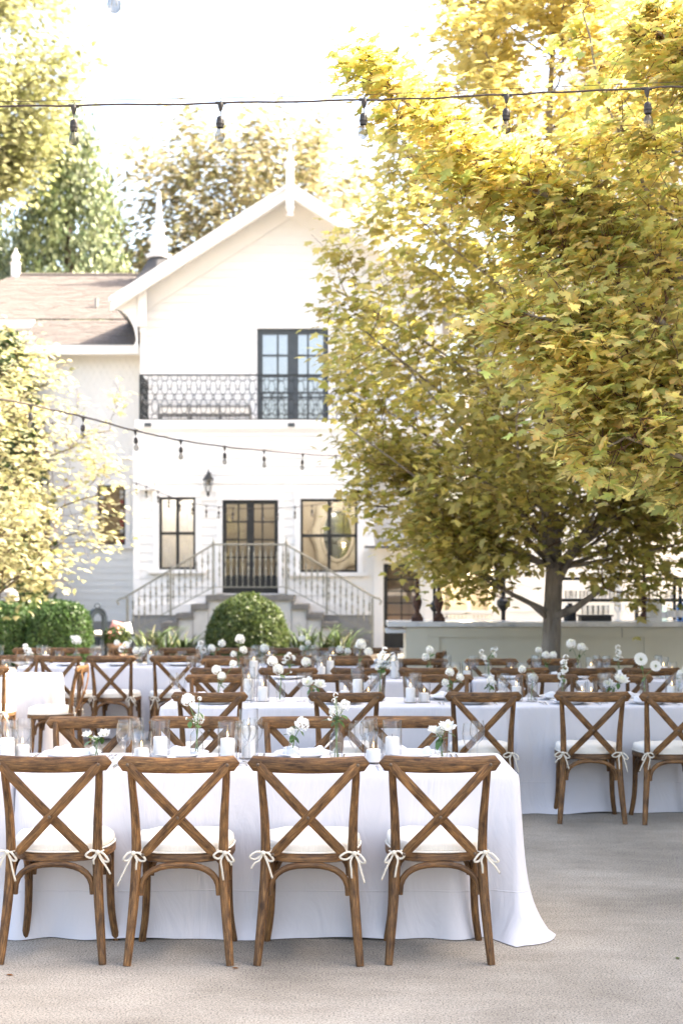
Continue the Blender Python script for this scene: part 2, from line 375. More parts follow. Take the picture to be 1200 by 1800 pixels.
def window(parent, name, box, Y, cols, rows, fw, mw, mat, pane, depth=.10, inset=.05, bottom=0.0, leaf=None):
    """framed window or door set in an opening; panes are children"""
    x0, x1, z0, z1 = box; mb = MB(); y0, y1 = Y - .03 + inset, Y - .03 + inset + depth
    mb.bx(x0, x0+fw, y0, y1, z0, z1); mb.bx(x1-fw, x1, y0, y1, z0, z1)
    mb.bx(x0+fw, x1-fw, y0, y1, z1-fw, z1); mb.bx(x0+fw, x1-fw, y0, y1, z0, z0+max(fw, bottom))
    ix0, ix1, iz0, iz1 = x0+fw, x1-fw, z0+max(fw, bottom), z1-fw
    cw, rh = (ix1-ix0)/cols, (iz1-iz0)/rows
    for c in range(1, cols):
        w = mw if leaf is None or c != cols//2 else leaf
        mb.bx(ix0+c*cw-w/2, ix0+c*cw+w/2, y0+.012, y1-.012, iz0, iz1)
    for r_ in range(1, rows): mb.bx(ix0, ix1, y0+.016, y1-.016, iz0+r_*rh-mw/2, iz0+r_*rh+mw/2)
    w_ = part(name, mb, mat, parent)
    pm = MB().box((0,0,0), (cw*.998, .006, rh*.998)).mesh('pane', pane)
    for c in range(cols):
        for r_ in range(rows):
            link('pane', pm, w_, (ix0+(c+.5)*cw, (y0+y1)/2+.002, iz0+(r_+.5)*rh))
    return w_
def casing(parent, box, Y, w=.13, head=.2, sill=True, ext=.12):
    x0, x1, z0, z1 = box; mb = MB(); y = Y - .045
    mb.bx(x0-w, x0, y, Y+.10, z0, z1); mb.bx(x1, x1+w, y, Y+.10, z0, z1); mb.bx(x0-w-.02, x1+w+.02, y-.01, Y+.10, z1, z1+head)
    part('casing', mb, M['trim_paint'], parent)
    if sill:
        part('sill', MB().bx(x0-w-ext, x1+w+ext, y-.07, Y+.09, z0-.09, z0-.002), M['trim_paint'], parent)
def room(parent, box, Y, depth, mat, name='room_lining'):
    x0, x1, z0, z1 = box; y0, y1 = Y+.16, Y+depth
    v = [(x0,y0,z0),(x1,y0,z0),(x1,y1,z0),(x0,y1,z0),(x0,y0,z1),(x1,y0,z1),(x1,y1,z1),(x0,y1,z1)]
    return part(name, MB().add(v, [(0,1,2,3),(7,6,5,4),(3,2,6,7),(0,3,7,4),(2,1,5,6)]), mat, parent)

YL, YU, YW = 33.0, 34.4, 35.2
house = thing('victorian_house', 'two-storey white clapboard house with gable, balcony and black French doors', 'house', (0,0,0))
# ---- lower storey
lx0, lx1 = X(235,YL), X(657,YL)
wl_box, dr_box, wr_box = pxbox(280,344,874,1001,YL), pxbox(391,489,879,1043,YL), pxbox(528,628,877,1006,YL)
ops = [wl_box, dr_box, wr_box]
def grow(b, w, h, s=0): return (b[0]-w, b[1]+w, b[2]-s, b[3]+h)
core = MB(); zL0, zL1 = Z(1062,YL), Z(766,YL)
wall_core(core, YL, lx0, lx1, 0, zL1, ops); core.bx(lx0, lx0+.12, YL+.14, YL+2.2, 0, zL1); core.bx(lx1-.12, lx1, YL+.14, YL+3, 0, zL1)
wall = part('lower_wall', core, M['white_paint'], house)
cops = [grow(wl_box,.13,.2,.09), grow(dr_box,.13,.22), grow(wr_box,.13,.2,.09)]
boards(wall, YL, lx0+.15, lx1, zL0, zL1, .2, cops, M['white_paint'])
part('corner_board', MB().bx(lx0, lx0+.15, YL-.035, YL, zL0, zL1), M['trim_paint'], wall)
part('water_table', MB().bx(lx0-.02, lx1, YL-.06, YL, Z(1081,YL), zL0), M['trim_paint'], wall)
part('foundation_band', MB().bx(lx0, lx1, YL-.03, YL, 0, Z(1081,YL)), M['foundation'], wall)
for b, s in ((wl_box,True),(dr_box,False),(wr_box,True)): casing(wall, b, YL, sill=s, head=.2 if s else .22)
w1 = window(house, 'window', wl_box, YL, 2, 2, .055, .07, M['black_paint'], M['pane'])
w2 = window(house, 'window', wr_box, YL, 2, 2, .055, .07, M['black_paint'], M['pane'])
d1 = window(house, 'double_door', dr_box, YL, 4, 4, .09, .035, M['black_paint'], M['pane'], bottom=.42, leaf=.17)
hd = MB(); hd.box((X(441,YL)-.04, YL-.03, 2.35), (.03,.05,.12)); part('door_handle', hd, M['steel'], d1)
# rooms behind the glass
room(house, (lx0+.3, X(375,YL), .8, 4.6), YL, 2.0, M['room'])
cu = MB(); n = 40; a, b = wl_box[0]-.1, wl_box[1]+.1
for k in range(n+1):
    x = a+(b-a)*k/n; y = YL+.20+.03*math.sin(k*1.9)+.02*math.sin(k*.83); cu.v += [(x,y,wl_box[2]-.2),(x,y,wl_box[3]+.2)]; 
    if k: o = 2*k; cu.f.append((o-2,o,o+1,o-1)); cu.uv.append(None)
part('curtain', cu, M['curtain'], w1, True)
room(house, (X(382,YL), X(500,YL), 1.2, 4.6), YL, 3.0, M['room'])
room(house, (X(508,YL), X(656,YL), 1.0, 4.4), YL, 3.2, M['room'])
# carved mirror hanging in the room behind the wide window
mx_, mz_ = X(593,YL+3.1), Z(940,YL+3.1); fr = MB(); ring = []
for k in range(48):
    t = 2*math.pi*k/48; rr = 1+.10*math.cos(8*t)+.05*math.cos(16*t); ring.append((mx_+.50*rr*math.sin(t), YL+3.12, mz_+.80*rr*math.cos(t)))
fr.tube(ring, .16, 8, flat=(1,.45), closed=True, up=(0,1,0))
ring2 = [(mx_+.40*math.sin(2*math.pi*k/32), YL+3.05, mz_+.66*math.cos(2*math.pi*k/32)) for k in range(32)]
fr.tube(ring2, .05, 6, closed=True)
mir = thing('wall_mirror', 'ornate oval plaster mirror seen through the wide black window', 'mirror')
part('frame', fr, M['plaster'], mir, True)
mm = MB(); mm.add([(mx_+.40*math.sin(2*math.pi*k/32), YL+3.08, mz_+.66*math.cos(2*math.pi*k/32)) for k in range(32)], [tuple(range(32))])
part('mirror_glass', mm, M['mirror'], mir)
pl = thing('pendant_lamp', 'small cone pendant lamp inside the room with the mirror', 'lamp', (X(604,YL+1.6), YL+1.6, Z(955,YL+1.6)))
part('lamp_shade', MB().lathe([(.17,0),(.15,.04),(.05,.13),(.02,.2)], 14, capb=False), M['rail_paint'], pl, True)
part('rod', MB().tube([(0,0,.2),(0,0,1.2)], .012, 6), M['iron'], pl)
part('bulb', MB().ball((0,0,.03), .045), mat_emit('warm bulb', (1,.75,.45), 12), pl, True)
for (x, z, y, e) in ((X(580,YL), 3.6, YL+1.6, 15), (X(441,YL), 3.7, YL+1.6, 6), (X(312,YL), 4.2, YL+.9, 36)):  # pendant's room light, hall light, and a fill added to brighten the curtain
    ld = bpy.data.lights.new('room_lamp_and_fill', 'POINT'); ld.energy = e; ld.color = (1,.92,.80) if e < 30 else (1,.97,.95); ld.shadow_soft_size = .15
    lo = bpy.data.objects.new('room_lamp_and_fill', ld); col.objects.link(lo); lo.location = (x, y, z)
# ---- balcony deck and cornice
bx0, bx1 = X(238,YL-.1), X(790,YL-.1); bz = Z(738,YL-.1)
dk = MB(); dk.bx(bx0, bx1, YL-.1, YU-.02, bz-.20, bz)
deck = part('balcony_deck', dk, M['trim_paint'], house)
cn = MB(); cn.bx(bx0+.03, bx1, YL-.06, YU, bz-.26, bz-.2); cn.bx(bx0+.07, bx1, YL-.03, YU, bz-.36, bz-.26)
part('cornice', cn, M['trim_paint'], deck)
for px in (260, 512): part('scupper', MB().bx(X(px-6,YL-.12), X(px+6,YL-.12), YL-.125, YL-.095, bz-.16, bz-.07), M['dark_grey'], deck)
# railing: cast iron panels of linked ovals
rail = link('balcony_railing', None, house); rz0, rz1 = bz+.02, Z(660,YL-.05); H = rz1-rz0; pw = .225
def oval(cx, cz, a, b, n=14, t0=0, t1=2*math.pi): return [(cx+a*math.sin(t0+(t1-t0)*k/n), 0, cz-b*math.cos(t0+(t1-t0)*k/n)) for k in range(n+(0 if t1-t0 > 6.2 else 1))]
pm = MB(); q = .011
pm.tube(oval(0, .30*H, .075, .17*H), q, 4, closed=True); pm.tube(oval(0, .72*H, .075, .17*H), q, 4, closed=True)
pm.tube(oval(0, .0, .085, .13*H, 10, math.pi/2, 1.5*math.pi), q, 4); pm.tube(oval(0, H, .085, .13*H, 10, -math.pi/2, math.pi/2), q, 4)
pm.tube(oval(0, .51*H, .035, .035, 8), q*1.1, 4, closed=True)
for zz in (.44*H, .58*H): pm.tube([(-pw/2,0,zz),(pw/2,0,zz)], .008, 4)
pm.tube([(-.075,0,.3*H),(-pw/2,0,.36*H)], q, 4); pm.tube([(.075,0,.3*H),(pw/2,0,.36*H)], q, 4)
pm.tube([(-.075,0,.72*H),(-pw/2,0,.66*H)], q, 4); pm.tube([(.075,0,.72*H),(pw/2,0,.66*H)], q, 4)
pm.tube([(-pw/2,0,.1*H),(0,0,.13*H),(pw/2,0,.1*H)], q*.8, 4); pm.tube([(-pw/2,0,.9*H),(0,0,.87*H),(pw/2,0,.9*H)], q*.8, 4)
panel = pm.mesh('panel', M['iron'])
rx0 = X(247,YL-.05); yk = YL-.05; npan = 31
for k in range(npan): link('panel', panel, rail, (rx0+pw*(k+.5), yk, rz0))
for k in range(6): link('panel', panel, rail, (rx0, yk+pw*(k+.5), rz0), (0,0,R(90)))
rb = MB()
for zz, hh in ((rz1+.01,.035),(rz0-.005,.03)): rb.bx(rx0-.02, rx0+pw*npan, yk-.02, yk+.02, zz-hh/2, zz+hh/2); rb.bx(rx0-.02, rx0+.02, yk+.021, yk+1.37, zz-hh/2, zz+hh/2)
rb.bx(rx0-.025, rx0+.015, yk-.025, yk-.021+.04, rz0+.012, rz1-.01)
part('rail_frame', rb, M['iron'], rail)
# bench with pale cushions on the balcony
be = thing('balcony_bench', 'low bench with white cushions behind the balcony railing', 'bench', (0,0,bz))
bf = MB(); b0, b1 = X(282,33.8), X(440,33.8)
bf.bx(b0, b1, 33.9, 33.96, .40, .47)
for x in np.linspace(b0, b1, 4): bf.bx(x-.03, x+.03, 33.55, 33.6, 0, .4); bf.bx(x-.03, x+.03, 33.9, 33.96, 0, .4)
bf.bx(b0, b1, 33.5, 33.89, .18, .22); part('frame', bf, M['foundation'], be)
for k in range(3):
    w = (b1-b0)/3; part('cushion', MB().box((b0+w*(k+.5), 33.7, .29), (w*.94,.38,.13), taper=.06), M['cushion'], be)
# ---- upper storey, gable
XC = X(512,YU-.6); ux0 = X(247,YU); ux1 = 2*X(512,YU)-ux0; xcw = (ux0+ux1)/2
AP, SL = Z(322,YU-.9), .638
ud_box = (X(452,YU), X(577,YU), bz+.01, Z(578,YU))
def gclip(z):
    h = (AP-.30 - z)/SL; return (max(ux0+.14, xcw-h), min(ux1-.14, xcw+h))
ucore = MB(); wall_core(ucore, YU, ux0, ux1, bz-.2, AP-.3-SL*(xcw-ux0), [ud_box])
ucore.prism([(ux0,AP-.3-SL*(xcw-ux0)),(ux1,AP-.3-SL*(xcw-ux0)),(xcw,AP-.31)], YU, YU+.14)
ucore.bx(ux0, ux0+.12, YU+.14, 46, 0, AP-.3-SL*(xcw-ux0)); ucore.bx(ux1-.12, ux1, YU+.14, 46, 0, AP-.3-SL*(xcw-ux0))
ucore.bx(lx1-.1, ux1, YU, YU+.14, 0, bz-.2)
uwall = part('upper_wall', ucore, M['white_paint'], house)
boards(uwall, YU, lx1, ux1-.14, 2.0, bz-.3, .2, [], M['white_paint'])
boards(uwall, YU, ux0+.14, ux1-.14, bz, AP-.5, .2, [grow(ud_box,.14,.2)], M['white_paint'], gclip)
for a, b in ((ux0, ux0+.15), (ux1-.15, ux1)): part('corner_board', MB().bx(a, b, YU-.035, YU, bz, AP-.3-SL*(xcw-ux0)), M['trim_paint'], uwall)
casing(uwall, ud_box, YU, w=.14, sill=False)
M['pane_sky'] = mat_thin_glass('window glass facing the sky', (.80,.83,.88), .30)
window(house, 'balcony_door', ud_box, YU, 4, 4, .13, .045, M['dark_grey'], M['pane_sky'], bottom=.2, leaf=.26)
sh = MB(); sh.bx(ud_box[0]-.1, ud_box[1]+.1, YU+.24, YU+.26, ud_box[2], ud_box[3]+.1); part('added_pane_backing', sh, M['curtain'], house)  # white sheet added behind the panes to make them pale like reflected sky
room(house, (ud_box[0]-1.2, ud_box[1]+1.2, bz, bz+2.9), YU, 3.5, M['curtain'])
# frieze boards under the rake, roof, rake boards
roof = link('main_roof', None, house); ov = 4.22
for s in (-1, 1):
    def rk(d0, d1, y0, y1, e=ov, mat=M['trim_paint'], nm='rake_board', x00=0.0):
        return part(nm, MB().prism([(xcw+s*x00, AP-d0-SL*x00), (xcw+s*e, AP-d0-SL*e), (xcw+s*e, AP-d1-SL*e), (xcw+s*x00, AP-d1-SL*x00)][::s], y0, y1), mat, roof)
    rk(.02, .32, YU-.86, YU-.80); rk(-.03, .06, YU-.92, YU-.861, ov+.04); rk(.22,.30,YU-.885,YU-.861)
    rk(.0, .10, YU-.80, 46, nm='soffit'); rk(-.06, -.002, YU-.80, 46, ov+.05, M['dark_roof'], 'shingle_layer')
    rk(.12, .60, YU-.06, YU-.03, xcw-ux0, nm='frieze_board')
# bracket and pendant under the eave
br = MB(); e0, e1 = xcw-ov+.25, ux0; zt = AP-.12-SL*ov+.05
arc = [(e1-.62+.6*math.cos(t), zt-.95+.85*math.sin(t)) for t in np.linspace(R(88), R(5), 9)]
br.prism([(e0, zt+.12), (e1, zt+.42), (e1, zt-1.05), (e1-.07, zt-1.0)] + arc[::-1] + [(e0, zt-.02)], YU-.55, YU-.40)
br.bx(ux0+.02, ux0+.2, YU-.6, YU-.36, zt-.55, zt+.35); br.lathe([(.02,-.16),(.07,-.08),(.05,0)], 8, (ux0+.11, YU-.48, zt-.56))
part('eave_bracket', br, M['trim_paint'], roof)
fi = MB(); fy = YU-.95; xa = xcw+.0
fi.bx(xa-.09, xa+.09, fy-.09, fy+.09, AP-.55, AP+.42); fi.lathe([(.1,-.78),(.05,-.72),(.09,-.62),(.11,-.56)], 10, (xa,fy,AP))
fi.lathe([(.15,.42),(.15,.47),(.08,.5),(.07,.6),(.09,.66),(.03,.72),(.015,1.0)], 10, (xa,fy,AP)); part('gable_finial', fi, M['trim_paint'], roof, True, 40)
# turret roof with spire behind the rake
tu = link('turret', None, house); tx, ty = X(279,40), 40.0; tz = Z(455,40)
part('turret_roof', MB().lathe([(1.5,-2.6),(1.15,-1.2),(.5,-.35),(.28,.0)], 8, (tx,ty,tz)), M['dark_roof'], tu)
part('spire', MB().lathe([(.34,0),(.36,.1),(.22,.16),(.22,.42),(.34,.5),(.2,.6),(.12,.72),(.22,.86),(.10,1.0),(.08,1.3),(.04,1.9)], 10, (tx,ty,tz)), M['trim_paint'], tu, True, 40)
# wall lantern (and its twin), speaker box
def lantern(px, py, nm='wall_lantern'):
    o = link(nm, None, house, P(px, py, YL-.22)); b = MB()
    b.lathe([(.02,.30),(.03,.26),(.10,.16),(.13,.13),(.13,.11)], 6); b.lathe([(.055,-.16),(.03,-.18),(.045,-.22),(.01,-.28)], 6)
    for k in range(6):
        t = 2*math.pi*k/6; b.tube([(.115*math.cos(t),.115*math.sin(t),.11),(.055*math.cos(t),.055*math.sin(t),-.16)], .008, 4)
    b.tube([(0,0,.3),(0,.08,.36),(0,.2,.2)], .014, 6); b.bx(-.05,.05,.185,.215,.0,.3); part('body', b, M['iron'], o)
    part('lantern_glass', MB().lathe([(.105,.11),(.05,-.16)], 6, capb=False, capt=False), M['pane'], o)
lantern(366, 852); lantern(650, 858)
part('speaker_box', MB().bx(X(249,YL), X(271,YL), YL-.2, YL-.03, Z(862,YL), Z(845,YL)), M['trim_paint'], house)
# ---- left wing
wing = thing('house_wing', 'white side wing with fish-scale shingles and pinkish grey hipped roof', 'house')
vx0, vx1 = X(60,YW), ux0-.01; sg_box = pxbox(172,221,853,958,YW); ez = Z(614,YW-.4)
wc = MB(); wall_core(wc, YW, vx0, vx1, 0, ez, [sg_box]); wc.bx(vx0, vx0+.14, YW+.14, 44, 0, ez)
wwall = part('wall', wc, M['white_paint'], wing); bz2 = Z(803,YW)
boards(wwall, YW, vx0+.13, vx1, Z(1078,YW), bz2-.06, .165, [grow(sg_box,.12,.18,.09)], M['white_paint'])
part('corner_board', MB().bx(vx0, vx0+.13, YW-.035, YW, .8, ez), M['trim_paint'], wwall)
part('belt_course', MB().bx(vx0-.02, vx1, YW-.06, YW, bz2-.06, bz2+.05), M['trim_paint'], wwall)
part('water_table', MB().bx(vx0-.02, vx1, YW-.06, YW, Z(1092,YW), Z(1078,YW)), M['trim_paint'], wwall)
part('foundation_band', MB().bx(vx0, vx1, YW-.03, YW, 0, Z(1092,YW)), M['foundation'], wwall)
casing(wwall, sg_box, YW, w=.12, head=.18, ext=.06)
fs = MB(); rows = int((ez-.15-bz2)/.15)
for r_ in range(rows):
    z = bz2+.12+.15*r_
    for c in range(int((vx1-vx0-.13)/.16)+1):
        x = vx0+.13+.08+.16*c+(.08 if r_ % 2 else 0)
        if x > vx1-.06: continue
        n = 6; pts = [(x+.076*math.cos(t), z-.02+.076*math.sin(t)) for t in np.linspace(math.pi, 2*math.pi, n)] + [(x+.076, z+.15), (x-.076, z+.15)]
        vsx = [(px_, YW-.018+(.012 if pz > z+.1 else 0), pz) for px_, pz in pts] + [(px_, YW-.001, pz) for px_, pz in pts]; k = len(pts)
        fs.add(vsx, [tuple(range(k))] + [((i+1) % k, i, k+i, k+(i+1) % k) for i in range(k)])
tag(part('fish_scale_shingles', fs, M['white_paint'], wwall), kind='stuff')
st = window(wing, 'stained_glass_window', sg_box, YW, 1, 2, .05, .04, M['black_paint'], mat_noise('amber leaded glass', (.10,.06,.02), (.30,.20,.09), 9, .25, detail=3), inset=.05)
sx0, sx1, sz0, sz1 = sg_box; colr = [mat_noise('leaded glass '+n_, c_, tuple(v*1.7 for v in c_), 30, .25) for n_, c_ in (('red',(.16,.02,.015)),('brown',(.06,.03,.015)),('clear',(.30,.28,.24)),('umber',(.035,.02,.012)))]
tile = [MB().box((0,0,0),(.088,.02,.088)).mesh('tile', m_) for m_ in colr]
for k in range(11):
    z = sz0+.11+.12*k
    if z > sz1-.1: break
    for x in (sx0+.10, sx1-.10): link('tile', tile[(k*7+int(x*3)) % 4 if k not in (3,9) else (0 if k == 3 else 2)], st, (x, YW+.045, z))
# wing roof: shingle courses on two slopes
def slope(name, parent, pts_lo, pts_hi, mat, step=.15, wid=.24):
    """pts_lo=(xa,xb,y,z), pts_hi=(xa,xb,y,z): courses of shingle tabs from eave to ridge"""
    xa0, xb0, y0, z0 = pts_lo; xa1, xb1, y1, z1 = pts_hi; mb = MB(); Ls = math.hypot(y1-y0, z1-z0); n = int(Ls/step)
    uy, uz = (y1-y0)/Ls, (z1-z0)/Ls; ny, nz = -uz, uy
    mb.add([(xa0,y0,z0),(xb0,y0,z0),(xb1,y1,z1),(xa1,y1,z1)], [(0,1,2,3)])
    for i in range(n):
        t = i/n; xa, xb = xa0+(xa1-xa0)*t, xb0+(xb1-xb0)*t; s = i*step; x = xa - (wid*.5 if i % 2 else 0)
        while x < xb:
            w = wid*rnd.uniform(.8, 1.15); a, b = max(x, xa), min(x+w-.006, xb); lift = rnd.uniform(.016, .028)
            if b-a > .02:
                def q_(xx, sl, h): return (xx, y0+uy*sl+ny*h, z0+uz*sl+nz*h)
                s1 = s+step*1.3
                mb.add([q_(a,s,.002),q_(b,s,.002),q_(b,s,lift),q_(a,s,lift),q_(b,s1,.008),q_(a,s1,.008)], [(0,1,2,3),(3,2,4,5)])
            x += w
    return tag(part(name, mb, mat, parent), kind='stuff')
wr = link('wing_roof', None, wing)
ya, yb, yc = YW-.45, 37.0, 40.5
za, zb, zc = Z(606,ya), Z(563,yb), Z(485,yc)
slope('shingles', wr, (X(36,ya), X(252,ya), ya, za), (X(66,yb), X(252,yb), yb, zb), M['shingle'])
slope('shingles', wr, (X(-150,yb), X(300,yb), yb+.02, zb+.03), (X(24,yc), X(300,yc), yc, zc), M['shingle'])
part('roof_deck', MB().add([(X(36,ya),ya,za-.05),(X(252,ya),ya,za-.05),(X(252,yb),yb,zb-.05),(X(66,yb),yb,zb-.05),(X(36,ya)+.2,yb,za-.05),(X(36,ya),ya,za-.25),(X(252,ya),ya,za-.25)],[(0,1,2,3),(0,3,4),(0,5,6,1)]), M['trim_paint'], wr)
part('eave_gutter', MB().bx(X(34,ya), X(252,ya)-.1, ya-.08, ya+.02, za-.24, za-.02), M['trim_paint'], wr)
part('eave_gutter', MB().bx(X(-150,yb), X(62,yb), yb-.1, yb, zb-.22, zb), M['trim_paint'], wr)
part('upper_wall', MB().bx(X(-150,yb), X(60,yb), yb+.3, yb+.4, 0, zb), M['white_paint'], wr)
part('vent_pipe', MB().tube([P(170,545,37.9)-Vector((0,0,.1)), P(170,524,37.9)], .05, 8), M['foundation'], wr)
part('ridge_cap', MB().tube([(X(24,yc),yc,zc+.02),(X(300,yc),yc,zc+.02)], .06, 6), M['shingle'], wr)
part('roof_finial', MB().lathe([(.13,-.2),(.13,.32),(.17,.36),(.08,.42),(.13,.55),(.05,.68),(.02,.78)], 8, (X(28,yc),yc,zc)), M['trim_paint'], wr, True, 40)
# ---- annex to the right of the stairs: door, porch with lattice
YA = 33.02
annex = thing('porch_annex', 'low white annex with tall black glazed door and lattice porch', 'house')
ad_box = (X(674,YA), X(737,YA), .05, Z(991,YA)); po_box = (X(772,YA), X(866,YA), .0, Z(985,YA)); az = Z(963,YA); ax0, ax1 = X(658,YA), 3.6
ac = MB(); wall_core(ac, YA, ax0, ax1, 0, az, [ad_box, po_box]); aw = part('wall', ac, M['white_paint'], annex)
boards(aw, YA, ad_box[1]+.12, ax1, .3, az-.2, .2, [grow(po_box,.1,.1)], M['white_paint'])
part('pilaster', MB().bx(ax0-.02, ad_box[0]-.02, YA-.08, YA, 0, az-.27), M['trim_paint'], aw)
en = MB(); en.bx(ax0-.06, ax1, YA-.10, YA, az-.27, az-.03); en.bx(ax0-.14, ax1, YA-.2, YA, az-.03, az+.05); part('entablature', en, M['trim_paint'], aw)
part('awning_roof', MB().add([(X(640,32),32.0,az+.02),(ax1,32.0,az+.02),(ax1,34,az+.06),(X(640,32)+.2,34,az+.06),(X(640,32),32.0,az-.03),(ax1,32.0,az-.03)],[(0,1,2,3),(4,5,1,0)]), M['dark_roof'], annex)
window(annex, 'glazed_door', ad_box, YA, 2, 5, .09, .03, M['black_paint'], M['pane'], bottom=.5)
room(annex, (ax0+.1, X(764,YA), 0, az-.3), YA, 3, M['room'])
room(annex, (X(766,YA), X(870,YA), 0, az-.3), YA, 2.4, M['plaster'], 'porch_lining')
lt = MB()
for k in range(14):
    x = po_box[0]+.03+k*(po_box[1]-po_box[0]-.06)/13; lt.bx(x-.02, x+.02, YA+.02, YA+.035, .0, .86)
for k in range(8): z = .1+k*.105; lt.bx(po_box[0], po_box[1], YA+.036, YA+.05, z-.02, z+.02)
lt.bx(po_box[0], po_box[1], YA-.01, YA+.07, .86, .93); part('lattice_rail', lt, M['trim_paint'], annex)
for px in (792, 832): part('porch_post', MB().bx(X(px-4,YA), X(px+4,YA), YA+1.2, YA+1.3, 0, az-.3), M['rail_paint'] if px == 792 else M['trim_paint'], annex)
tl = thing('table_lamp', 'small orange lit lamp glowing behind the annex door', 'lamp', (X(690,34.2), 34.2, Z(1142,34.2)))
part('lamp_shade', MB().lathe([(.16,.12),(.10,.32)], 12, capb=False), mat_emit('lit lamp shade', (1,.45,.13), 1.6), tl, True)
part('base', MB().lathe([(.09,0),(.03,.03),(.03,.12)], 10), M['iron'], tl)
tb = thing('console_table', 'wooden console behind the black annex door', 'table', (X(702,34.3),34.3,0))
tq = MB(); tq.bx(-.45,.45,-.2,.2,-.04+Z(1142,34.2),Z(1142,34.2)-.001)
for a_, b_ in ((-.42,-.17),(.42,-.17),(-.42,.17),(.42,.17)): tq.bx(a_-.03,a_+.03,b_-.03,b_+.03,0,Z(1142,34.2)-.04)
part('frame', tq, M['wood'], tb)
for (x, y, z, e) in ((X(700,34.5), 34.6, 1.9, 24), (X(818,34), 34.1, 1.95, 24)):
    ld = bpy.data.lights.new('porch_lamp', 'POINT'); ld.energy = e; ld.color = (1,.84,.62); ld.shadow_soft_size = .12
    lo = bpy.data.objects.new('porch_lamp', ld); col.objects.link(lo); lo.location = (x, y, z)
# ---- tall part of the house behind the bar and an added long wing beside the court
tall = thing('tower_block', 'tall white clapboard block rising behind the maple tree', 'house')
tw = MB(); tw.bx(3.62, 6.5, 33.3, 42, 0, 8.6); tw.bx(6.5, 13, 33.1, 42, 0, 17.5); tww = part('wall', tw, M['white_paint'], tall)
boards(tww, 33.3, 3.7, 6.5, .9, 8.5, .2, [(4.4,5.3,4.6,6.4)], M['white_paint']); boards(tww, 33.1, 6.62, 9.2, .9, 17.4, .2, [pxbox(1172,1215,118,148,33.1)], M['white_paint'])
part('corner_board', MB().bx(6.5, 6.64, 33.06, 33.1, .9, 17.4), M['trim_paint'], tww)
part('cornice', MB().bx(3.4, 6.5, 32.9, 33.3, 8.5, 8.8), M['trim_paint'], tall); part('roof', MB().bx(6.2, 13.3, 32.7, 42.3, 17.5, 17.9), M['dark_roof'], tall)
lv = pxbox(1172,1215,118,148,33.1); lvp = link('louvre_vent', None, tall)
for k in range(5): part('slat', MB().box(((lv[0]+lv[1])/2, 33.06, lv[2]+.05+k*.08), (lv[1]-lv[0], .06, .035)), M['foundation'], lvp)
side = thing('added_shade_wing', 'long two-storey white wing added off-frame to shade the court', 'house')  # added building, tall enough to keep the sun off the tables
sw = MB(); sw.bx(7.6, 15, 2, 29.5, 0, 9.8); sww = part('wall', sw, M['white_paint'], side)
z = .9
while z < 9.6:
    mb = MB(); L = 27.4; mb.add([(0,0,0),(0,L,0),(-.026,L,0),(-.026,0,0),(0,0,.21),(0,L,.21),(-.008,L,.21),(-.008,0,.21)], [(0,1,2,3),(7,6,5,4),(3,2,6,7),(1,0,4,5),(0,3,7,4),(2,1,5,6)])
    part('board', mb, M['white_paint'], sww, loc=(7.6, 2.05, z)); z += .2
part('roof', MB().prism([(7.1,9.8),(15.5,9.8),(11.3,13.0)], 1.6, 29.9), M['dark_roof'], side)
for y in (6, 11, 16, 21, 26):
    for zz in (1.4, 5.6):
        o_ = part('window', MB().bx(7.55,7.62,y-.55,y+.55,zz,zz+2), M['black_paint'], side)
        for a_ in (-.26,.26): part('pane', MB().bx(7.535,7.549,y+a_-.22,y+a_+.22,zz+.06,zz+1.94), M['pane_sky'], o_)

# ================================================================== STAIRS
YS = 31.6; stp = thing('entrance_stairs', 'double flight of grey-edged steps with wrought iron railing before the black doors', 'stairs')
lz = Z(1046,YS); run, rise = .33, .203; c0, c1 = X(364,YS), X(514,YS); nst = 6
sm = MB(); sm.bx(c0+.03, c1-.03, YS+.02, YL-.04, 0, lz-.10); part('landing_base', sm, M['stucco'], stp)
part('landing', MB().bx(c0-.03, c1+.03, YS-.03, YL-.04, lz-.12, lz), M['step'], stp)
for s, e in ((-1, c0), (1, c1)):
    for k in range(1, nst):
        zt = lz-rise*k; a, b = e+s*(run*(k-1)-.02), e+s*run*k; a, b = min(a,b), max(a,b)
        part('step_base', MB().bx(a+.004, b, YS+.02, YL-.05, 0, zt-.11), M['stucco'], stp)
        part('tread', MB().bx(min(e+s*(run*(k-1)+.035), e+s*(run*k+.03)), max(e+s*(run*(k-1)+.035), e+s*(run*k+.03)), YS-.03, YL-.05, zt-.12, zt), M['step'], stp)
        part('riser_edge', MB().bx(min(e+s*(run*(k-1)-.03), e+s*(run*(k-1)+.032)), max(e+s*(run*(k-1)-.03), e+s*(run*(k-1)+.032)), YS-.028, YS+.06, zt-.118, zt+rise-.122), M['step'], stp)
rl = link('railing', None, stp); yr = YS+.03
pL, pR = X(375,yr), X(503,yr); rzt = Z(957,yr); eL, eR = X(224,yr), X(654,yr); rze = Z(1052,yr)
hr = MB(); hr.tube([(X(209,yr),yr,rze-.14),(X(206,yr),yr,rze-.05),(X(212,yr),yr,rze-.0),(X(219,yr),yr,rze+.02),(pL,yr,rzt),(pR,yr,rzt),(X(659,yr),yr,rze+.02),(X(666,yr),yr,rze),(X(670,yr),yr,rze-.06),(X(667,yr),yr,rze-.14)], .032, 6, flat=(1,.7))
part('handrail', hr, M['rail_paint'], rl)
lo_ = .14; bz_top = Z(1032,yr)
br_ = MB(); br_.tube([(eL,yr,rze-.78),(pL,yr,bz_top),(pR,yr,bz_top),(eR,yr,rze-.78)], .016, 4); part('bottom_rail', br_, M['rail_paint'], rl)
